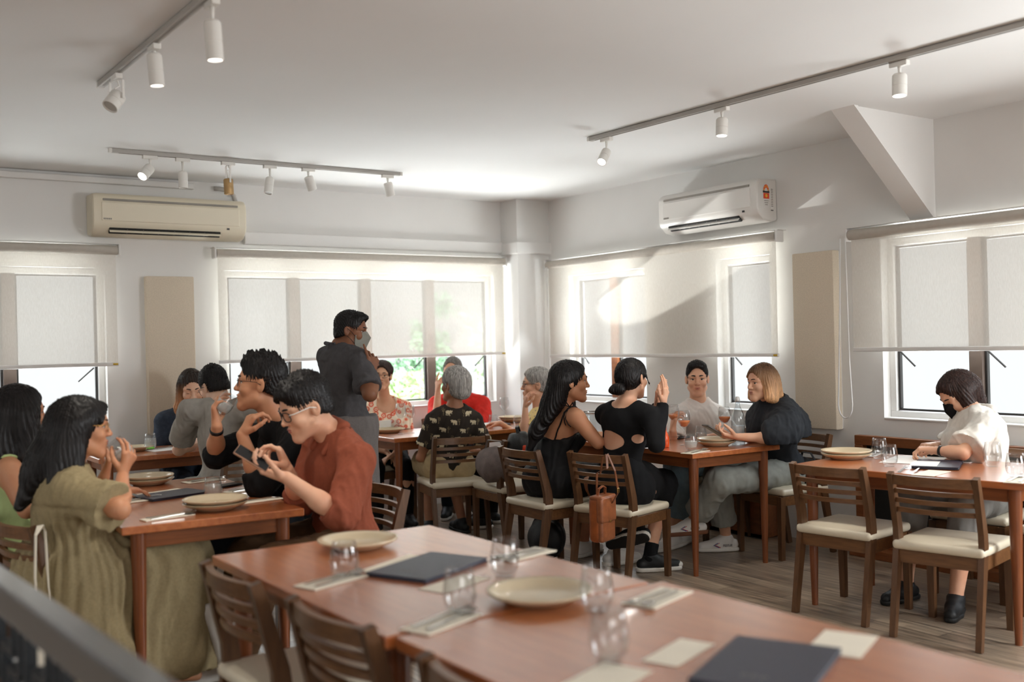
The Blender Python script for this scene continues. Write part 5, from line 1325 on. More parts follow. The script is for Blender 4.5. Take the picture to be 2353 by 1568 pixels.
# 2 light green top --------------------------------------------------------------------
p = Person('woman in a light green sleeveless top at the far left, long black hair', (0.80, 5.03, 0.57), deep(18, 1058, 4.62), -4, deep(46, 954, 4.64), 10, 0, 0, 1.05, True, 1.05, 'skin_tan',
           rarm=dict(s=deep(22, 1085, 4.48), e=deep(62, 1172, 4.42), w=(1.16, 4.86, 0.80), d=(1, 0.1, 0), n=(0, 0, -1)), larm=dict(w=(1.15, 5.15, 0.80), d=(1, 0, 0), n=(0, 0, -1)))
p.build_body('').face()
p.wear('top', p.torso(0.014)+[p.neckline(0.085, 0.01), plane_cut(p.P-UP*0.02, -p.up)]+[(*rc(p.arm[n_][0]+p.rt*sd*0.02, p.arm[n_][0]+p.rt*sd*0.2, 0.075, 0.09)[:4], True) for n_, sd in (('l', -1), ('r', 1))], 'green_cotton', 0.009, 0.005, 24, (1, 1, 0.3), 5)
p.wear('skirt', [rc(p.P, p.P+p.fw*0.42, 0.15, 0.12, 0.08), rc(p.P+p.fw*0.42, p.P+p.fw*0.46-UP*0.4, 0.12, 0.15, 0.06), plane_cut((0, 0, 0.15), -UP)], 'grey_trousers', 0.011, 0.006, 20, seed=4)
p.hair('black_hair', 'long', [p.strand((0.0, -0.05, 0.0), (0, -0.10, -0.2), 0.092, 0.085, 0.04), p.strand((0.06, 0.0, 0.0), (0.09, 0.01, -0.21), 0.055, 0.05, 0.04), p.strand((0.08, 0.0, -0.18), (0.085, 0.04, -0.30), 0.05, 0.02, 0.04), p.strand((-0.06, 0, 0), (-0.09, -0.01, -0.2), 0.05, 0.04, 0.04), p.strand((0, -0.1, -0.15), (0, -0.14, -0.32), 0.08, 0.03, 0.04)], 0.008, 0.006, 0.006, 26)
# 3 dark jacket, ombre hair ------------------------------------------------------------
p = Person('woman with long ombre hair and a dark denim jacket looking down', (2.33, 7.62, 0.56), deep(432, 960, 7.55), 264, deep(441, 893, 7.46), 258, -20, 4, 1.08, True, 1.0, 'skin_fair',
           rarm=dict(s=deep(378, 972, 7.5), e=deep(362, 1055, 7.42), w=deep(410, 1040, 7.30), d=v(0.6, -0.4, 0), n=(0, 0, -1)), larm=dict(w=(2.50, 7.36, 0.79), d=v(-0.5, -0.6, 0), n=(0, 0, -1)))
p.build_body('', closed=True).face(lips='lip_rose', closed=True, brows='dark_brown_hair')
p.wear('top', p.torso(0.012)+[p.neckline(0.075, 0)], 'black_cotton', 0.009, 0.003)
jk = p.torso(0.034)+p.sleeve('l', 1.92, 0.022, 0.016)+p.sleeve('r', 1.92, 0.022, 0.016)+[p.neckline(0.085, 0.0), (*rc(p.N+p.fw*0.14+p.up*0.1, p.P+p.fw*0.18-p.up*0.05, 0.06, 0.10, 0.01)[:4], True), plane_cut(p.P-UP*0.06, -UP)]
p.wear('jacket', jk, 'navy_denim', 0.009, 0.006, 26, (1, 1, 0.4), 8)
p.wear('jacket_lining', [rc(p.N+p.fw*0.085+p.rt*0.075-p.up*0.03, p.P+p.fw*0.12+p.rt*0.10+p.up*0.12, 0.020, 0.03, 0.02)], 'dark_grey_lining', 0.007, 0.002)
p.wear('trousers', p.legs(0.014), 'navy_denim', 0.012, 0.005)
for nm in 'lr': p.shoe(nm, 'shoe_black', 'sole_black')
p.hair('ombre_long', 'long', [p.strand((s_*0.062, 0.0, 0.03), (s_*0.085, 0.02, -0.13), 0.034, 0.036, 0.03) for s_ in (-1, 1)]+[p.strand((s_*0.083, 0.015, -0.12), (s_*0.070, 0.045, -0.29), 0.038, 0.022, 0.03) for s_ in (-1, 1)]+[p.strand((0, -0.06, 0), (0, -0.09, -0.25), 0.085, 0.06, 0.04)], 0.004, 0.004, 0.004, 30)
# 4 grey T-shirt, leaning ----------------------------------------------------------------
p = Person('man in a grey T-shirt leaning over his table, seen from behind', (2.17, 6.44, 0.56), deep(512, 936, 6.58), 118, deep(493, 889, 6.72), 104, -24, -6, 1.04, False, 0.98, 'skin_fair',
           larm=dict(s=deep(436, 945, 6.50), e=deep(411, 1034, 6.72), w=deep(478, 1008, 7.02), d=v(0.5, 0.9, 0.2), n=(0, 0, -1), curl=0.3), rarm=dict(s=deep(588, 948, 6.55), w=(2.42, 6.98, 0.79), d=(-0.5, 1, 0), n=(0, 0, -1)))
p.build_body('').face(brows='black_hair')
p.wear('t_shirt', shirt(p, 0.72, 0.018, -0.06, 0.026, (0.078, 0.0)), 'grey_tee', 0.0085, 0.006, 24, (1, 1, 0.4), 11)
p.wear('shorts', p.legs(0.016, 1.0, 0.02), 'grey_jeans', 0.011, 0.005)
for nm in 'lr': p.shoe(nm, 'shoe_black', 'sole_black')
p.hair('black_hair', 'short', (), 0.012, 0.0, 0.003, 60, 0.0045, None, 0.016, -0.048)
p.glasses('black_plastic', 0.022, 0.0014)
c = p.arm['l'][2]-unit(p.arm['l'][2]-p.arm['l'][1])*0.02; d_ = unit(p.arm['l'][2]-p.arm['l'][1])
p.wear('wristwatch', [rc(c-d_*0.009, c+d_*0.009, 0.029, 0.029, 0.01), plane_cut(c-d_*0.009, -d_), plane_cut(c+d_*0.009, d_)], 'black_plastic', 0.004, 0)
# 5 black shirt, drinking ------------------------------------------------------------------
h_ = deep(598, 884, 5.02); f5 = frame(math.radians(152), math.radians(6))[:, 1]; m_ = HPT(h_, 152, 6, 0, 1.09, 0, 0.108, -0.058); ax_ = unit(-0.55*f5+UP*0.8)
G5 = m_+f5*0.018-ax_*0.10
p = Person('man in a black shirt with spiky hair drinking from a tumbler', (2.02, 4.92, 0.57), deep(652, 982, 5.05), 182, deep(598, 884, 5.02), 152, 6, 0, 1.09, False, 1.0, 'skin_tan', 1.04, S=1.05,
           rarm=dict(s=deep(615, 1000, 5.28), e=deep(495, 1045, 5.10), w=grip(G5+ax_*0.045, v(-0.15, 0.1, 1), v(1, 0.25, 0.35), 1.05), d=v(-0.15, 0.1, 1), n=v(1, 0.25, 0.35), curl=[0.35, 0.42, 0.48, 0.5], spread=0.2, thumb=0.5),
           larm=dict(s=deep(690, 1020, 4.86), e=deep(598, 1115, 4.76), w=deep(556, 1000, 4.78), d=v(0.45, 0.2, 0.9), n=v(0.7, 0.5, -0.4), curl=[0.5, 0.6, 0.65, 0.65], thumb=0.3),
           lleg=dict(k=(1.50, 4.72, 0.55), a=(1.38, 4.62, 0.09)), rleg=dict(k=(1.52, 5.0, 0.55), a=(1.45, 4.95, 0.09)))
p.build_body().face(lips='lip_pale', browz=0.001, brow_w=1.25)
g = shirt(p, 0.98, 0.016, -0.08, 0.010, (0.066, 0.0))
for nm, u in (('l', 1.28), ('r', 1.05)): g += p.sleeve(nm, u, 0.014, 0.012)
p.wear('shirt', g+[rc(p.N+p.up*0.045+p.fw*0.015, p.N+p.up*0.0+p.fw*0.06, 0.072, 0.07, 0.02)]+[p.neckline(0.064, -0.01, 0.02)], 'black_cotton', 0.0085, 0.006, 24, (1, 1, 0.5), 13)
p.wear('trousers', p.legs(0.014), 'dark_jeans', 0.011, 0.005)
for nm in 'lr': p.shoe(nm, 'shoe_white', 'sole_white')
p.hair('black_hair', 'short', [el(p.hp(0, 0.035, 0.095), np.array((0.062, 0.055, 0.042)), 0.03, p.HR)], 0.020, 0.006, 0.0035, 55, 0.0045, None, 0.024, -0.040)
p.glasses('black_plastic', 0.021, 0.0012)
c = p.arm['r'][2]-unit(p.arm['r'][2]-p.arm['r'][1])*0.03; d_ = unit(p.arm['r'][2]-p.arm['r'][1])
p.wear('wristband', [rc(c-d_*0.01, c+d_*0.01, 0.034, 0.034, 0.01), plane_cut(c-d_*0.01, -d_), plane_cut(c+d_*0.01, d_)], 'black_plastic', 0.004, 0)
make_tumbler('tilted tumbler of cloudy water at the lips of the man in black', tuple(G5), 0.045, 0.104, 'cloudy_water', 0.6, held_rot(ax_))
# 6 rust shirt, phone -----------------------------------------------------------------------
p = Person('man in a rust shirt and dark glasses looking down at a phone', (2.00, 4.27, 0.57), deep(772, 1004, 4.50), 186, deep(702, 936, 4.44), 176, -22, -4, 1.10, False, 1.0, 'skin_light', 1.0, S=1.03,
           larm=dict(s=deep(822, 1058, 4.34), e=deep(782, 1186, 4.20), w=deep(658, 1098, 4.14), d=v(-1, -0.05, 0.28), n=v(0.15, 0.1, 1), curl=[0.35, 0.42, 0.45, 0.5], thumb=0.5, spread=0.05),
           rarm=dict(s=deep(735, 1030, 4.70), e=deep(690, 1150, 4.55), w=deep(660, 1078, 4.42), d=v(-0.35, -0.15, 1), n=v(-0.9, -0.25, -0.3), curl=[0.45, 0.65, 0.72, 0.75], thumb=0.75, spread=0.05),
           lleg=dict(k=(1.60, 4.14, 0.54), a=(1.42, 4.10, 0.09)), rleg=dict(k=(1.58, 4.40, 0.54), a=(1.45, 4.42, 0.09)))
p.build_body(closed=True).face(lips='lip_rose', closed=True, brow_w=1.2)
g = shirt(p, 0.98, 0.018, -0.11, 0.012, (0.066, 0.0))
for nm in 'lr': g += p.sleeve(nm, 1.22, 0.016, 0.014)
p.wear('shirt', g, 'rust_cotton', 0.008, 0.007, 26, (1, 1, 0.5), 17, ripple=None)
p.wear('collar', [rc(p.N+p.up*0.055*1.0+p.rt*0.05, p.N+p.fw*0.095-p.up*0.035+p.rt*0.045, 0.018, 0.016, 0.02), rc(p.N+p.up*0.055-p.rt*0.05, p.N+p.fw*0.095-p.up*0.035-p.rt*0.045, 0.018, 0.016, 0.02), rc(p.N+p.up*0.06-p.rt*0.05-p.fw*0.02, p.N+p.up*0.06+p.rt*0.05-p.fw*0.02, 0.022, 0.022, 0.03)], 'rust_cotton', 0.006, 0.002)
for k in range(3): MB().lathe([(0, 0.002), (0.005, 0.0015), (0.0055, 0)], 12).xf(np.vstack([np.hstack([np.stack([p.rt, p.up, p.fw], 1), (p.P+p.up*(0.36-0.11*k)+p.fw*(0.128-0.004*k)-p.base)[:, None]]), [[0, 0, 0, 1]]])).build('button', M['white_trim'], p.root)
p.wear('trousers', p.legs(0.014), 'brown_trousers', 0.011, 0.006)
for nm in 'lr': p.shoe(nm, 'shoe_white', 'sole_white')
p.hair('black_hair', 'short', [el(p.hp(0, 0.045, 0.085), np.array((0.066, 0.050, 0.036)), 0.03, p.HR), el(p.hp(0.03, 0.078, 0.058), np.array((0.04, 0.022, 0.022)), 0.02, p.HR)], 0.014, 0.012, 0.0035, 50, 0.0045, None, 0.014, -0.046)
p.glasses('black_plastic', 0.0235, 0.0022, temple='white_metal')
zz = unit(v(0.55, -0.35, 0.75)); yy = unit(v(-0.80, -0.15, 0.60)-zz*(v(-0.80, -0.15, 0.60)@zz)); xx = np.cross(yy, zz)
phone('gold phone held by the man in the rust shirt', tuple(deep(580, 1054, 4.12)), np.stack([xx, yy, zz], 1).tolist(), 'phone_gold')
# 7 waiter -------------------------------------------------------------------------------------
p = Person('standing waiter in a charcoal tee and apron wearing a grey mask', (2.70, 5.70, 0.92), deep(782, 800, 6.22), 2, deep(807, 761, 6.20), -38, -8, 0, 0.94, False, 1.06, 'skin_brown', S=1.0,
           rarm=dict(s=deep(832, 838, 6.05), e=deep(850, 906, 5.92), w=deep(857, 860, 6.02), d=v(0.0, 0.15, 1), n=v(-0.6, 0.8, 0), curl=[0.05, 0.4, 0.5, 0.55], spread=0.25, thumb=0.1),
           larm=dict(w=deep(846, 872, 6.46), d=v(0.25, 0, 1), n=v(0.3, -1, 0), curl=[0.5, 0.5, 0.5, 0.5]), lleg=dict(a=(2.72, 5.83, 0.09), k=(2.74, 5.82, 0.50)), rleg=dict(a=(2.66, 5.58, 0.09), k=(2.70, 5.59, 0.50)))
p.build_body('r').face(brows='black_hair', lips=None, brow_w=1.3)
p.wear('t_shirt', shirt(p, 0.82, 0.016, -0.06, 0.022, (0.072, -0.012)), 'charcoal_cotton', 0.008, 0.008, 26, (1, 1, 0.22), 19)
ap = [rc(p.P+p.up*0.06-p.rt*0.06, p.P+p.up*0.06+p.rt*0.06, 0.15, 0.15, 0.06), rc(p.P-p.rt*0.06, p.P-UP*0.36-p.rt*0.06, 0.155, 0.165, 0.06), rc(p.P+p.rt*0.06, p.P-UP*0.36+p.rt*0.06, 0.155, 0.165, 0.06), plane_cut((0, 0, 0.585), -UP), plane_cut(p.P+UP*0.10, UP)]
p.wear('apron', ap, 'apron_grey', 0.009, 0.006, 24, (1, 1, 0.15), 21)
w0 = p.P+UP*0.08
p.wear('apron_string', [rc(w0-p.fw*0.145-p.rt*0.02, w0-p.fw*0.152-p.rt*0.05+UP*0.015, 0.006, 0.009, 0.006), rc(w0-p.fw*0.145, w0-p.fw*0.152+p.rt*0.03-UP*0.07, 0.006, 0.006, 0.006)], 'apron_grey', 0.006, 0)
p.wear('neck_strap', [rc(p.N+p.up*0.03-p.fw*0.065, p.N+p.up*0.036-p.fw*0.095, 0.010, 0.013, 0.01), rc(p.N+p.up*0.03-p.fw*0.06-p.rt*0.05, p.N+p.up*0.03-p.fw*0.06+p.rt*0.05, 0.007, 0.007, 0.01)], 'charcoal_cotton', 0.005, 0)
p.wear('trousers', p.legs(0.012), 'black_trousers', 0.011, 0.005)
for nm in 'lr': p.shoe(nm, 'shoe_black', 'sole_black')
def mask(p, mat, beak=0.134):
    A, B, C2 = (0, 0.102, 0.010), (0, beak, -0.028), (0, 0.106, -0.108)
    pts = [A, B, C2]; tri = []
    for x in (-1, 1):
        k = len(pts); pts += [(x*0.034, 0.092, 0.004), (x*0.069, 0.046, -0.022), (x*0.062, 0.046, -0.082), (x*0.030, 0.075, -0.112)]
        tri += [(0, 1, k), (k, 1, k+1), (k+1, 1, k+2), (k+2, 1, k+3), (k+3, 1, 2)]
    n = len(pts); P3 = [p.hp(*q)-p.base for q in pts]+[p.hp(q[0]*0.93, q[1]-0.006, q[2])-p.base for q in pts]
    F3 = tri+[tuple(i+n for i in t[::-1]) for t in tri]
    o = MB().add(P3, F3).build('face_mask', M[mat], p.root)
    for x in (-1, 1):
        for z0, z1 in ((-0.032, 0.016), (-0.078, -0.030)): MB().tube([p.hp(x*0.062, 0.046, z0)-p.base, p.hp(x*0.078, 0.022, (z0+z1)/2+0.002)-p.base, p.hp(x*0.084, -0.008, z1)-p.base], 0.0015, 6).build('ear_loop', M['black_plastic'], o)
mask(p, 'mask_grey')
p.hair('black_hair', 'short', [el(p.hp(0, 0.055, 0.092), np.array((0.056, 0.045, 0.026)), 0.03, p.HR)], 0.006, -0.006, 0.0025, 70, 0.0045, None, 0.006, -0.045)
# 8 flower blouse -------------------------------------------------------------------------------
p = Person('elderly woman in an orange flower blouse and glasses facing us', (3.92, 7.58, 0.55), deep(886, 926, 8.40), 250, deep(878, 866, 8.32), 237, 3, 0, 0.92, True, 1.05, 'skin_old', S=0.94,
           rarm=dict(w=deep(885, 1038, 8.2), d=v(0.6, -0.3, -0.4), n=(0, 0, -1)), larm=dict(w=deep(905, 1045, 8.15), d=v(-0.6, -0.3, -0.3), n=(0, 0, -1)))
p.build_body('').face(lips='lip_rose', brows='dark_brown_hair')
p.wear('blouse', shirt(p, 0.75, 0.018, -0.06, 0.022, (0.078, 0.05, 0.05)), 'flower_print', 0.008, 0.005, 24, (1, 1, 0.4), 23)
p.wear('trousers', p.legs(0.014), 'black_trousers', 0.012, 0.005)
for nm in 'lr': p.shoe(nm, 'shoe_black', 'sole_black')
p.hair('dark_brown_hair', 'short', [el(p.hp(0, -0.02, 0.06), np.array((0.09, 0.10, 0.075)), 0.03, p.HR)], 0.012, -0.004, 0.004, 40, 0.0045, None, 0.0, -0.04)
p.glasses('black_plastic', 0.022, 0.0013)
# 9 red shirt -------------------------------------------------------------------------------------
p = Person('grey-haired man in a red shirt half hidden behind another guest', (4.66, 7.60, 0.56), deep(1056, 918, 8.85), 240, deep(1040, 856, 8.76), 226, 0, 0, 1.0, False, 1.0, 'skin_light',
           larm=dict(s=deep(1110, 930, 8.8), e=deep(1106, 990, 8.62), w=deep(1060, 1000, 8.5), d=v(-1, 0, 0), n=(0, 0, -1)), rarm=dict(s=deep(1002, 930, 8.75), e=deep(1002, 985, 8.5), w=deep(1006, 905, 8.52), d=v(0.05, 0, 1), n=v(0.8, 0.5, 0), curl=[0.1, 0.5, 0.6, 0.6]))
p.build_body('r').face(brows='salt_hair')
p.wear('shirt', shirt(p, 0.9, 0.018, -0.06, 0.024, (0.072, 0.0)), 'red_cloth', 0.009, 0.006, 24, (1, 1, 0.4), 27)
p.wear('trousers', p.legs(0.014), 'dark_jeans', 0.012, 0.005)
for nm in 'lr': p.shoe(nm, 'shoe_black', 'sole_white')
p.hair('salt_hair', 'short', (), 0.008, -0.008, 0.003, 60, 0.0045, None, 0.0, -0.045)
# 10 elephant print -------------------------------------------------------------------------------
p = Person('grey-haired woman in a dark elephant-print blouse, seen from behind', (3.87, 6.46, 0.55), deep(1044, 940, 7.46), 70, deep(1044, 886, 7.46), 108, 4, 0, 0.98, True, 0.98, 'skin_dark_old', S=0.96,
           larm=dict(s=deep(996, 968, 7.42), e=deep(966, 1052, 7.46), w=deep(1000, 1040, 7.72), d=v(0.4, 0.9, 0), n=(0, 0, -1)), rarm=dict(s=deep(1092, 968, 7.50), w=deep(1080, 1040, 7.8), d=v(-0.3, 0.9, 0), n=(0, 0, -1)),
           lleg=dict(k=(3.92, 6.90, 0.52), a=(3.84, 6.72, 0.09), d=(0.1, 1, 0)), rleg=dict(k=(4.10, 6.86, 0.52), a=(4.08, 6.64, 0.09), d=(0.1, 1, 0)))
p.build_body('').face(eyes=False, brows=None, lips=None)
def elephants(V, Q):
    C_ = V[Q].mean(1); L = (C_-p.P); u = L@p.rt; w_ = L@p.up; back = (L@p.fw)
    # repeat wraps around the sides: measure u along the surface
    u = np.where(back > 0.02, np.sign(u)*(np.abs(u)+back), u)
    mi = np.zeros(len(Q))
    cw, ch = 0.146, 0.062
    row = np.floor(w_/ch); ux = u/cw+0.5*(row % 2); col = np.floor(ux); x = (ux-col-0.5)*cw; y = (w_/ch-row-0.5)*ch
    fl = np.where((row*7+col*3) % 3 < 1, -1, 1); x = (x*fl+0.012)*1.1; y = y*1.1
    E2 = lambda cx, cy, a, b: ((x-cx)/a)**2+((y-cy)/b)**2 < 1
    B2 = lambda x0, x1, y0, y1: (x > x0) & (x < x1) & (y > y0) & (y < y1)
    ele = E2(0, 0.004, 0.019, 0.0125) | E2(-0.019, 0.009, 0.010, 0.0095) | B2(-0.014, -0.008, -0.020, 0) | B2(-0.004, 0.001, -0.019, 0) | B2(0.006, 0.011, -0.019, 0) | B2(0.0135, 0.0185, -0.020, 0.002) | B2(-0.0305, -0.0265, -0.006, 0.008) | E2(-0.030, 0.013, 0.0035, 0.006)
    x2 = x-0.036
    palm = (np.abs(x2) < 0.0016) & (y < 0.014) & (y > -0.022)
    r2 = np.hypot(x2, y-0.016); a2 = np.arctan2(y-0.016, x2); palm |= (r2 < 0.014) & (np.cos(a2*7) > 0.55)
    mi[ele] = 1; mi[palm & ~ele] = 2; return mi
p.wear('blouse', shirt(p, 0.66, 0.016, -0.055, 0.020, (0.070, 0.012)), None, 0.0045, 0.005, 22, (1, 1, 0.4), 29, mats=[M['elephant_ground'], M['elephant_cream'], M['palm_tan']], mfn=elephants)
p.wear('shorts', p.legs(0.022, 1.0, 0.03), 'khaki', 0.010, 0.007, 26, seed=31)
for nm in 'lr': p.shoe(nm, 'shoe_black', 'sole_black', label='black strapped sandal')
p.hair('grey_hair', 'short', [el(p.hp(0, -0.05, 0.02), np.array((0.092, 0.085, 0.095)), 0.04, p.HR), el(p.hp(0, -0.075, -0.05), np.array((0.07, 0.055, 0.05)), 0.03, p.HR)], 0.016, 0.0, 0.005, 34, 0.0045, None, 0.0, -0.085, 0.006)
# 11 yellow print ---------------------------------------------------------------------------------
p = Person('elderly woman in a yellow print top and glasses in profile', (4.64, 6.40, 0.56), deep(1244, 950, 7.92), 128, deep(1231, 886, 7.9), 150, 2, 0, 1.02, True, 1.0, 'skin_light',
           larm=dict(s=deep(1232, 975, 7.75), e=deep(1206, 1002, 7.7), w=deep(1207, 938, 7.72), d=v(0.1, 0, 1), n=v(0.9, 0.3, 0), curl=0.45), rarm=dict(w=(4.55, 6.78, 0.79), d=(-0.3, 1, 0), n=(0, 0, -1)))
p.build_body('l').face(brows='salt_hair', lips='lip_pale')
p.wear('top', shirt(p, 0.5, 0.016, -0.06, 0.02, (0.07, 0.0)), 'yellow_print', 0.0085, 0.005, 24, (1, 1, 0.4), 33)
p.wear('trousers', p.legs(0.014), 'black_trousers', 0.012, 0.005)
for nm in 'lr': p.shoe(nm, 'shoe_black', 'sole_white')
p.hair('grey_hair', 'short', [el(p.hp(0, -0.02, 0.065), np.array((0.088, 0.10, 0.07)), 0.03, p.HR)], 0.010, 0.0, 0.004, 44, 0.0045, None, 0.0, -0.05)
p.glasses('black_plastic', 0.022, 0.0012)
# 12 black slip dress ------------------------------------------------------------------------------
p = Person('woman with long dark hair in a black slip dress tied at the shoulder', (3.86, 5.20, 0.56), deep(1290, 946, 6.44), 2, deep(1312, 878, 6.36), -28, -1, 0, 1.03, True, 1.02, 'skin_tan',
           rarm=dict(s=deep(1326, 962, 6.24), e=deep(1374, 1018, 6.20), w=deep(1442, 1010, 6.40), d=(1, 0.2, 0), n=(0, 0, -1)), larm=dict(s=deep(1250, 968, 6.60), w=(4.40, 5.32, 0.80), d=(1, 0, 0), n=(0, 0, -1)),
           lleg=dict(a=(4.24, 5.36, 0.09)), rleg=dict(a=(4.22, 5.02, 0.09)))
p.build_body('').face(lips='lip_rose')
nk = p.N-p.up*0.13; cutp = plane_cut(p.N-p.up*0.135-p.fw*0.02, p.up*1.0-p.fw*0.42)
dr = p.torso(0.018)+[rc(p.P, p.P+p.up*0.15, 0.135, 0.125, 0.05), cutp]
p.wear('dress', dr, 'black_satin', 0.0085, 0.006, 24, (1, 1, 0.4), 37)
p.wear('skirt', [rc(p.P, p.P+p.fw*0.42, 0.15, 0.125, 0.08), rc(p.P-p.rt*0.05, p.P-UP*0.06+p.fw*0.1+p.rt*0.05, 0.15, 0.14, 0.06), rc(p.P+p.fw*0.42, p.P+p.fw*0.46-UP*0.2, 0.125, 0.14, 0.06), plane_cut((0, 0, 0.26), -UP), plane_cut(p.P+UP*0.1, UP)], 'black_satin', 0.010, 0.006, 22, seed=39)
for sd, nm in ((-1, 'l'), (1, 'r')):
    sh = p.arm[nm][0]; key = [p.N-p.up*0.20-p.fw*0.11+p.rt*sd*0.085, p.N-p.up*0.10-p.fw*0.10+p.rt*sd*0.10, sh+UP*0.055-p.rt*sd*0.05-p.fw*0.02, sh+UP*0.03-p.rt*sd*0.055+p.fw*0.07, p.N-p.up*0.16+p.fw*0.13+p.rt*sd*0.085]
    pts = [key[i]+(key[i+1]-key[i])*u for i in range(4) for u in (0, 0.25, 0.5, 0.75)]+[key[-1]]
    MB().tube([q-p.base for q in p.on_skin(pts, 0.004)], 0.0045, 8).build('shoulder_strap', M['black_satin'], p.root, smooth=True)
sh = p.on_skin([p.arm['r'][0]+UP*0.06-p.rt*0.05-p.fw*0.015], 0.008)[0]-p.base
for a_, b2 in ((0.045, 0.035), (-0.04, 0.035)):
    MB().tube([sh, sh+p.rt*a_+UP*b2-p.fw*0.01, sh+p.rt*a_*1.6-p.fw*0.03+UP*0.012, sh+p.rt*a_*0.6-p.fw*0.015+UP*0.004, sh], 0.0035, 6).build('bow_loop', M['black_satin'], p.root, smooth=True)
for a_ in (0.03, -0.02):
    tl_ = p.on_skin([sh+p.base+p.rt*a_*u-UP*0.13*u-p.fw*0.03*u for u in (0.2, 0.5, 0.75, 1.0)], 0.006)-p.base
    MB().tube([sh]+list(tl_), 0.003, 6).build('bow_tail', M['black_satin'], p.root, smooth=True)
for nm in 'lr': p.shoe(nm, 'shoe_white', 'sole_white', label='white sneaker')
p.hair('black_hair', 'long', [p.strand((0, -0.05, 0.02), (-0.02, -0.11, -0.13), 0.088, 0.066, 0.04), p.strand((-0.01, -0.10, -0.11), (-0.02, -0.21, -0.30), 0.066, 0.040, 0.04), p.strand((-0.02, -0.20, -0.28), (-0.03, -0.265, -0.43), 0.042, 0.016, 0.04), p.strand((0.04, -0.07, 0), (0.03, -0.15, -0.22), 0.045, 0.03, 0.04), p.strand((-0.06, 0.0, 0), (-0.075, 0.01, -0.16), 0.035, 0.03, 0.03)], 0.006, 0.0, 0.004, 34)
# 13 black cut-out dress ----------------------------------------------------------------------------
p = Person('woman in a black long-sleeved cut-out dress with a low bun', (4.03, 4.72, 0.56), deep(1437, 934, 6.16), 20, deep(1452, 870, 6.20), 14, 0, 0, 1.02, True, 0.97, 'skin_light',
           rarm=dict(s=deep(1494, 958, 6.02), e=deep(1508, 1022, 5.94), w=deep(1524, 928, 6.06), d=v(0.22, 0.1, 1), n=v(-0.7, 0.5, 0), curl=[0.08, 0.12, 0.15, 0.2], spread=0.3, thumb=0.1),
           larm=dict(s=deep(1388, 955, 6.28), e=deep(1480, 1012, 6.42), w=deep(1510, 932, 6.22), d=v(0.12, 0.0, 1), n=v(0.8, -0.4, 0), curl=[0.12, 0.2, 0.2, 0.25], spread=0.05, thumb=0.2),
           rleg=dict(k=(4.42, 4.78, 0.51), a=(4.27, 4.74, 0.10), d=v(1, 0.1, 0)), lleg=dict(k=(4.40, 4.96, 0.50), a=deep(1466, 1218, 6.22), d=v(-0.85, 0.1, -0.42), u=v(0.25, 0.75, 0.45)))
p.build_body('lr').face(lips='lip_rose')
g = shirt(p, 1.98, 0.010, None, 0.004, (0.092, 0.004))
bk = p.N-p.up*0.205-p.fw*0.10
g += [el(bk-p.rt*0.055, (0.108, 0.09, 0.056), 0.006, np.stack([p.rt, p.fw, p.up], 1), True), el(bk+p.rt*0.118+p.fw*0.06+p.up*0.022, (0.030, 0.07, 0.028), 0.004, np.stack([p.rt, p.fw, p.up], 1), True)]
p.wear('dress', g, 'black_cotton', 0.0065, 0.003, 24, (1, 1, 0.4), 41)
p.wear('skirt', [rc(p.P-p.rt*0.08-UP*0.01, p.P+p.rt*0.08-UP*0.01, 0.138, 0.138, 0.05), rc(p.P, p.P+p.fw*0.2, 0.145, 0.14, 0.06), rc(p.P-UP*0.015, p.leg['r'][1]+UP*0.01, 0.115, 0.092, 0.06), rc(p.P, p.leg['l'][1]+UP*0.01, 0.12, 0.092, 0.06), rc(p.leg['r'][1]+UP*0.0, p.leg['r'][1]-UP*0.11-p.fw*0.05, 0.092, 0.085, 0.05, None, 1), rc(p.P, p.P+p.up*0.14, 0.138, 0.118, 0.05)], 'black_cotton', 0.009, 0.004, 22, seed=43)
for nm in 'lr':
    hip, kn, an, fd = p.leg[nm]; u_ = unit(kn-an)
    p.wear('sock', [rc(an-u_*0.02, an+u_*0.075, 0.042, 0.043, 0.02, None, 1)], 'black_cotton', 0.006, 0)
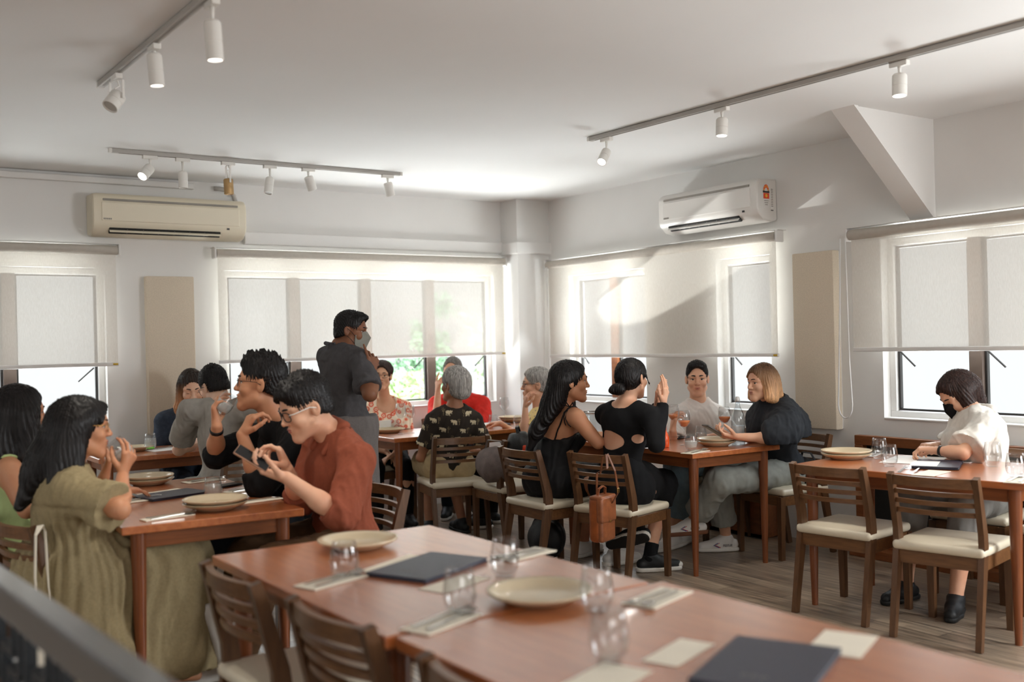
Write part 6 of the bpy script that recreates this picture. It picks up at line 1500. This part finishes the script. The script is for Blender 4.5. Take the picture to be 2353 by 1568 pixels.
def sneaker(p, nm, up, fd, mat, solem, marks=None, laces=True, L=0.25):
    """shoe with its own tilt; returns the shoe object"""
    an = p.leg[nm][2]; up = unit(up); fd = unit(fd-up*(fd@up)); rt = np.cross(fd, up); b0 = an-up*0.082
    if up[2] > 0.98 and an[2] < 0.14: b0[2] = 0.012
    heel, toe = b0-fd*0.055, b0+fd*(L-0.085)
    g = [rc(heel+up*0.034, b0+fd*0.07+up*0.034, 0.034, 0.041, 0.02), rc(b0+fd*0.06+up*0.03, toe+up*0.022, 0.041, 0.031, 0.02), rc(b0+up*0.05, b0+up*0.085, 0.041, 0.041, 0.02, None, 1), rc(b0+fd*0.05+up*0.045, b0+up*0.08, 0.033, 0.036, 0.03), plane_cut(b0-up*0.002, -up)]
    V, Q = sculpt(g, 0.006); o = mesh_obj('shoe', smooth(V, Q, 1), Q, M[mat], p.root, p.base)
    g2 = [rc(heel+up*0.008, b0+fd*0.07+up*0.008, 0.040, 0.047, 0.01), rc(b0+fd*0.06+up*0.008, toe+up*0.008, 0.047, 0.037, 0.01), plane_cut(b0-up*0.011, -up), plane_cut(b0+up*0.016, up)]
    V, Q = sculpt(g2, 0.005); mesh_obj('sole', smooth(V, Q, 1), Q, M[solem], o, p.base)
    if solem == 'sole_white' and mat == 'shoe_black':
        V, Q = sculpt([el(toe+up*0.022+fd*0.012, (0.03, 0.03, 0.022), 0.01), plane_cut(b0, -up)], 0.005); mesh_obj('toe_cap', smooth(V, Q, 1), Q, M['sole_white'], o, p.base)
    if laces:
        for k in range(4):
            c = b0+fd*(0.055+0.024*k)+up*(0.082-0.012*k); MB().tube([c-rt*0.022-up*0.004-p.base, c+up*0.004-p.base, c+rt*0.022-up*0.004-p.base], 0.0032, 6).build('lace', M['shoe_white'], o)
    if marks:
        s_ = marks
        def pt(a, b): return b0+fd*a+up*b+rt*s_*(0.0465-0.02*max(0, a-0.06)-0.2*max(0, b-0.035))
        for off, mt in ((0.0, 'mark_red'), (0.010, 'mark_blue')):
            MB().tube([pt(0.055+off, 0.050)-p.base, pt(0.085+off, 0.036)-p.base, pt(0.050+off, 0.020)-p.base], 0.0030, 5).build('chevron', M[mt], o)
        cu = bpy.data.curves.new('lettering', 'FONT'); cu.body = 'FEIYUE'; cu.size = 0.021; cu.extrude = 0.0006; cu.align_x = 'CENTER'; cu.materials.append(M['sticker_black'])
        tmp = bpy.data.objects.new('lettering_curve', cu); me = bpy.data.meshes.new_from_object(tmp); bpy.data.objects.remove(tmp); bpy.data.curves.remove(cu)
        t_ = bpy.data.objects.new('lettering', me); C.objects.link(t_); t_.parent = o
        n_ = rt*s_; x_ = np.cross(up, n_); Mx = np.eye(4); Mx[:3, 0] = x_; Mx[:3, 1] = up; Mx[:3, 2] = n_; Mx[:3, 3] = b0+fd*0.0+up*0.026+rt*s_*0.0445-p.base
        t_.matrix_local = Matrix(Mx.tolist())
    return o
sneaker(p, 'r', UP, v(1, 0.15, 0), 'shoe_black', 'sole_white')
o = sneaker(p, 'l', p.fup['l'], p.leg['l'][3], 'shoe_black', 'sole_white')
u_, f_ = p.fup['l'], p.leg['l'][3]; b0 = p.leg['l'][2]-u_*0.082
V, Q = sculpt([rc(b0-f_*0.055-u_*0.004, b0+f_*0.07-u_*0.004, 0.036, 0.043, 0.01), rc(b0+f_*0.06-u_*0.004, b0+f_*0.165-u_*0.004, 0.043, 0.034, 0.01), plane_cut(b0-u_*0.017, -u_), plane_cut(b0-u_*0.006, u_)], 0.005); mesh_obj('outsole', smooth(V, Q, 1), Q, M['sole_black'], o, p.base)
p.hair('black_hair', 'long', [el(p.hp(0, -0.045, -0.005), np.array((0.074, 0.072, 0.07)), 0.03, p.HR), el(p.hp(-0.012, -0.128, -0.058), np.array((0.050, 0.036, 0.036)), 0.006, p.HR), el(p.hp(-0.03, -0.150, -0.064), np.array((0.030, 0.022, 0.024)), 0.005, p.HR), p.strand((0.072, 0.03, 0.03), (0.080, 0.07, -0.045), 0.007, 0.002, 0.008)], -0.004, 0.0, 0.0025, 46, 0.0045)
# 14 white T-shirt -----------------------------------------------------------------------------------
p = Person('young man in a white T-shirt holding a wine glass', (5.28, 5.26, 0.56), deep(1604, 930, 7.32), 214, deep(1602, 872, 7.24), 226, -2, 0, 0.99, False, 0.98, 'skin_light',
           rarm=dict(s=deep(1552, 960, 7.22), e=deep(1548, 1034, 7.0), w=deep(1546, 990, 6.92), d=v(0.1, -0.1, 1), n=v(0.9, 0.2, 0), curl=[0.5, 0.55, 0.6, 0.62], thumb=0.5), larm=dict(s=deep(1656, 960, 7.32), w=deep(1640, 1004, 7.0), d=v(-1, -0.2, 0), n=(0, 0, -1)),
           rleg=dict(k=(4.94, 5.12, 0.53), a=(4.86, 5.16, 0.10), d=v(-0.6, -0.6, 0)), lleg=dict(k=(5.02, 5.28, 0.53), a=(5.02, 5.22, 0.10), d=v(-0.5, -0.7, 0)))
p.build_body('r').face(lips='lip_pale', brow_w=1.3)
p.wear('t_shirt', shirt(p, 0.72, 0.018, -0.06, 0.026, (0.068, 0.006)), 'white_tee', 0.0075, 0.006, 24, (1, 1, 0.35), 47)
p.wear('trousers', p.legs(0.014, 1.75, 0.03), 'blue_jeans', 0.010, 0.006, 24, seed=49)
sneaker(p, 'r', UP, v(-0.6, -0.6, 0), 'shoe_white', 'sole_white'); sneaker(p, 'l', UP, v(-0.5, -0.7, 0), 'shoe_white', 'sole_white')
p.hair('black_hair', 'short', [el(p.hp(0, 0.04, 0.098), np.array((0.06, 0.055, 0.030)), 0.03, p.HR)], 0.008, -0.008, 0.0025, 70, 0.0045, None, 0.007, -0.045)
make_wine('wine glass of rose wine held up by the young man in white', tuple(deep(1550, 996, 6.93)-UP*0.02), True, 0.215, 0.040).rotation_euler = (0.1, -0.12, 0)
# 15 black cape top ------------------------------------------------------------------------------------
p = Person('woman with an ombre bob in a black cape top holding a phone', (5.34, 4.62, 0.56), deep(1780, 932, 6.66), 186, deep(1750, 880, 6.60), 170, -3, 0, 0.95, True, 1.0, 'skin_light',
           larm=dict(s=deep(1812, 965, 6.50), e=deep(1790, 1008, 6.34), w=deep(1694, 1004, 6.36), d=v(-1, 0.1, 0.1), n=v(0, 0.3, 1), curl=[0.45, 0.5, 0.5, 0.55], thumb=0.5), rarm=dict(s=deep(1752, 965, 6.80), e=deep(1768, 1010, 6.72), w=deep(1688, 1006, 6.50), d=v(-1, -0.2, 0.1), n=v(0, -0.2, 1), curl=0.4),
           lleg=dict(k=deep(1652, 1108, 6.42), a=deep(1592, 1196, 6.62), d=v(-1, -0.1, -0.08), u=v(-0.05, 0.1, 1)), rleg=dict(k=(4.97, 4.84, 0.52), a=(5.06, 4.86, 0.10), d=v(-1, -0.05, 0)))
p.build_body('l').face(lips='lip_pale', brows='dark_brown_hair')
L_, R_ = p.arm['l'], p.arm['r']
cape = p.torso(0.022)+[rc(p.N-UP*0.03, L_[0]-UP*0.03+p.rt*0.02, 0.06, 0.052, 0.06), rc(p.N-UP*0.03, R_[0]-UP*0.01, 0.06, 0.065, 0.06), rc(p.N-UP*0.07-p.fw*0.02, p.P+UP*0.25-p.fw*0.02, 0.10, 0.205, 0.14, None, 1), rc(L_[0]-UP*0.03+p.rt*0.02, L_[1]+UP*0.03+p.fw*0.03, 0.055, 0.080, 0.15), rc(L_[1]+UP*0.03, L_[1]+(L_[2]-L_[1])*0.25+UP*0.01, 0.082, 0.088, 0.06, (p.rt, 0.65), 1), rc(R_[0], R_[1]+UP*0.02, 0.07, 0.09, 0.12), rc(L_[0]-UP*0.06, L_[1]-p.fw*0.10+UP*0.02, 0.06, 0.10, 0.14), p.neckline(0.066, 0.0), plane_cut(p.P+UP*0.205, -UP)]
p.wear('cape_top', cape, 'cape_slate', 0.008, 0.007, 22, (1, 1, 0.25), 53)
p.wear('under_top', p.torso(0.016)+[plane_cut(p.P-UP*0.075, -UP), plane_cut(p.N-p.up*0.1, p.up)], 'cape_slate', 0.009, 0.005, 24, seed=55)
p.wear('trousers', p.legs(0.014, 1.80, 0.038), 'grey_jeans', 0.009, 0.007, 22, seed=57)
sneaker(p, 'l', v(-0.05, 0.1, 1), v(-1, -0.1, -0.08), 'shoe_white', 'shoe_brown_sole', -1); sneaker(p, 'r', UP, v(-1, -0.05, 0), 'shoe_white', 'sole_white', -1)
p.hair('ombre_bob', 'long', [p.strand((s_*0.060, -0.005, 0.03), (s_*0.086, 0.01, -0.095), 0.040, 0.036, 0.03) for s_ in (-1, 1)]+[p.strand((0, -0.05, 0.0), (0, -0.09, -0.09), 0.088, 0.068, 0.03), p.strand((0.06, -0.06, -0.02), (0.07, -0.08, -0.11), 0.05, 0.03, 0.03), p.strand((-0.06, -0.05, -0.02), (-0.085, -0.03, -0.11), 0.05, 0.03, 0.03), p.strand((-0.02, 0.05, 0.095), (0.045, 0.070, 0.045), 0.026, 0.016, 0.02)], 0.008, 0.004, 0.0045, 32)
zz = unit(v(0.45, 0.2, 0.85)); yy = unit(v(-0.85, -0.35, 0.5)-zz*(v(-0.85, -0.35, 0.5)@zz))
phone('grey phone held by the woman in the black cape top', tuple(deep(1640, 990, 6.38)), np.stack([np.cross(yy, zz), yy, zz], 1).tolist(), 'phone_case')
# 16 white shirt, black mask ---------------------------------------------------------------------------
p = Person('woman in a loose white shirt and black mask bent over her table', (5.30, 3.16, 0.57), deep(2236, 952, 5.62), 176, deep(2204, 908, 5.70), 154, -34, 0, 1.02, True, 1.0, 'skin_light',
           larm=dict(s=deep(2262, 985, 5.44), e=deep(2212, 1042, 5.32), w=deep(2150, 1036, 5.44), d=v(-0.6, 0.5, 0.05), n=(0, 0, -1), curl=[0.5, 0.55, 0.6, 0.6]), rarm=dict(s=deep(2212, 980, 5.78), e=deep(2190, 1030, 5.80), w=deep(2150, 1024, 5.68), d=v(-0.8, -0.4, 0.05), n=(0, 0, -1), curl=0.5),
           lleg=dict(k=(4.88, 3.0, 0.54), a=deep(2196, 1352, 5.2)*np.array([1, 1, 0])+UP*0.09, d=v(-0.5, -0.8, 0)), rleg=dict(k=(4.88, 3.32, 0.54), a=deep(2082, 1322, 5.5)*np.array([1, 1, 0])+UP*0.09, d=v(-0.8, -0.5, 0)))
p.build_body('l', closed=True).face(closed=True, lips=None)
g = shirt(p, 0.86, 0.026, -0.09, 0.04, (0.078, 0.0))+[rc(p.P+p.up*0.05, p.P+p.up*0.2, 0.15, 0.14, 0.05)]
p.wear('shirt', g, 'white_linen', 0.008, 0.009, 22, (1, 1, 0.35), 61)
p.wear('hood', [rc(p.N-p.fw*0.05-p.rt*0.07+p.up*0.01, p.N-p.fw*0.05+p.rt*0.07+p.up*0.01, 0.04, 0.04, 0.03), el(p.N-p.fw*0.085-p.up*0.05, (0.085, 0.045, 0.07), 0.03, np.stack([p.rt, p.fw, p.up], 1))], 'white_linen', 0.008, 0.006, seed=63)
p.wear('trousers', p.legs(0.018, 1.6, 0.03), 'grey_trousers', 0.010, 0.007, 24, seed=65)
for nm in 'lr':
    o = p.shoe(nm, 'shoe_black', 'sole_black', label='black open sandal')
mask(p, 'mask_black', 0.124)
c = p.arm['l'][2]-unit(p.arm['l'][2]-p.arm['l'][1])*0.03; d_ = unit(p.arm['l'][2]-p.arm['l'][1])
p.wear('wristwatch', [rc(c-d_*0.009, c+d_*0.009, 0.029, 0.029, 0.01), plane_cut(c-d_*0.009, -d_), plane_cut(c+d_*0.009, d_)], 'black_plastic', 0.004, 0)
p.hair('dark_brown_hair', 'long', [p.strand((s_*0.060, 0.0, 0.03), (s_*0.082, 0.03, -0.085), 0.042, 0.034, 0.03) for s_ in (-1, 1)]+[p.strand((0, -0.05, 0.0), (0, -0.055, -0.075), 0.088, 0.062, 0.04), p.strand((0.0, 0.05, 0.09), (0.03, 0.085, 0.045), 0.03, 0.02, 0.02)], 0.010, 0.006, 0.004, 34)

# ------------------------------------------------------------------ bags and straps
t = thing('leather_backpack', 'small brown leather backpack hung on a chair back by its strap', 'backpack', tuple(deep(1383, 1190, 5.72)), math.radians(20))
fw_, rt_ = np.array([0, 1.0, 0]), np.array([1.0, 0, 0])
MB().box((0, 0.005, -0.005), (0.155, 0.085, 0.255), 0.030, seg=5).build('bag_body', M['brown_leather_side'], t, smooth=True)
mb = MB().box((0, -0.030, 0.052), (0.162, 0.045, 0.150), 0.016, seg=4).box((0, -0.008, 0.118), (0.162, 0.085, 0.024), 0.011, seg=4)
mb.build('flap', M['brown_leather'], t, smooth=True)
MB().box((0, -0.028, -0.062), (0.150, 0.036, 0.132), 0.014, seg=4).build('front_pocket', M['brown_leather'], t, smooth=True)
MB().tube([(0.079, -0.02, -0.11), (0.081, -0.02, 0.0), (0.079, -0.01, 0.10)], 0.004, 8).build('piping', M['strap_leather'], t, smooth=True)
MB().lathe([(0, 0.004), (0.006, 0.003), (0.007, 0)], 14).xf(np.array(Matrix.Translation((0.0, -0.056, -0.015)) @ Matrix.Rotation(math.pi/2, 4, 'X'))).build('snap_button', M['gold_metal'], t)
MB().sweep([(-0.04, 0.0, 0.13), (-0.035, -0.005, 0.165), (0, -0.01, 0.178), (0.035, -0.005, 0.165), (0.04, 0, 0.13)], 0.014, 0.006, (0, 1, 0)).build('top_handle', M['brown_leather'], t)
top = deep(1392, 1050, 5.62); inv = Matrix.Translation(t.location) @ Matrix.Rotation(math.radians(20), 4, 'Z'); inv = inv.inverted()
lp = lambda q: np.array(inv @ Vector(q))
hk = lp(top)
MB().sweep([(0.0, 0.03, 0.12), (-0.01, 0.02, 0.25), hk+np.array((-0.02, -0.02, -0.06)), hk+np.array((0, -0.004, 0.012)), hk+np.array((0.02, 0.03, 0.0)), hk+np.array((0.03, 0.055, -0.1))], 0.016, 0.004, (1, 0, 0)).build('strap', M['strap_leather'], t)
MB().sweep([hk+np.array((0.012, -0.004, 0.014)), hk+np.array((0.035, -0.035, -0.08)), hk+np.array((0.06, -0.04, -0.2)), (0.075, 0.02, 0.0), (0.07, 0.03, -0.10)], 0.016, 0.004, (1, 0, 0)).build('strap', M['strap_leather'], t)
MB().box(hk+np.array((0.055, -0.042, -0.19)), (0.024, 0.006, 0.026), 0.002).build('buckle', M['gold_metal'], t)
def softbag(name, label, cat, px, py, tt, rad, mat, seed, floor=False, extra=()):
    q = deep(px, py, tt)
    if floor: q[2] = rad[2]*0.95
    t = thing(name, label, cat, tuple(q), math.radians(seed*17))
    V, Q = sculpt([el((0, 0, 0), rad, 0.03), el((rad[0]*0.3, 0, rad[2]*0.4), np.array(rad)*0.6, 0.03), plane_cut((0, 0, -rad[2]*0.9), (0, 0, -1))]+list(extra), 0.008)
    mesh_obj('bag_body', V+normals(V, Q)*(folds(V, seed, 26)*0.014)[:, None], Q, M[mat], t, (0, 0, 0))
    MB().sweep([(-rad[0]*0.6, 0, rad[2]*0.6), (-rad[0]*0.3, 0.02, rad[2]*1.3), (rad[0]*0.3, 0.02, rad[2]*1.35), (rad[0]*0.6, 0, rad[2]*0.6)], 0.022, 0.004, (0, 1, 0)).build('strap', M[mat], t)
    return t
q = np.array([4.06, 5.95]); 
t = softbag('black_bag', 'black bag with orange lining heaped above the chair back', 'bag', 1196, 1030, 6.95, (0.13, 0.10, 0.11), 'black_bag', 3)
V, Q = sculpt([el((0.02, -0.07, -0.05), (0.13, 0.06, 0.03), 0.02), el((-0.10, -0.03, 0.0), (0.03, 0.05, 0.03), 0.02)], 0.007); mesh_obj('orange_lining', V+normals(V, Q)*(folds(V, 2, 60)*0.006)[:, None], Q, M['orange_red_cloth'], t, (0, 0, 0))
softbag('grey_bag', 'slouchy grey cloth bag beside the chair piled with bags', 'bag', 1140, 1070, 7.0, (0.16, 0.12, 0.13), 'grey_bag', 7)
softbag('black_backpack', 'black backpack on the floor under the chair of the long-haired woman', 'backpack', 1258, 1240, 6.75, (0.17, 0.13, 0.15), 'black_bag', 4, True)
softbag('handbag', 'black quilted handbag on the seat behind the woman in the cape top', 'handbag', 1858, 1086, 6.75, (0.10, 0.07, 0.10), 'black_bag', 6)
t = thing('tote_strap', 'cream cloth tote hanging from the chair of the woman in olive', 'tote bag', (0.70, 4.19, 0))
MB().sweep([(0.0, -0.02, 0.36), (-0.015, -0.03, 0.6), (-0.01, -0.03, 0.76), (0.01, -0.015, 0.792), (0.03, 0.01, 0.77), (0.04, 0.03, 0.55), (0.06, 0.03, 0.36)], 0.03, 0.004, (0, 1, 0)).build('strap', M['cream_paper'], t)
V, Q = sculpt([el((0.02, 0.02, 0.26), (0.05, 0.14, 0.16), 0.02)], 0.008); mesh_obj('bag_body', V+normals(V, Q)*(folds(V, 2, 30)*0.01)[:, None], Q, M['cream_paper'], t, (0, 0, 0))
o = MB().box((0, 0, 0), (0.010, 0.075, 0.12), 0.004).box((-0.006, 0, 0.02), (0.004, 0.03, 0.02), 0.001).build('power_socket', M['sticker_white'])
o.location = (1.83, 7.952, 0.30); o.rotation_euler = (0, 0, math.pi/2); tag(o, 'small white power socket low on the back wall seen under the left tables', 'socket')
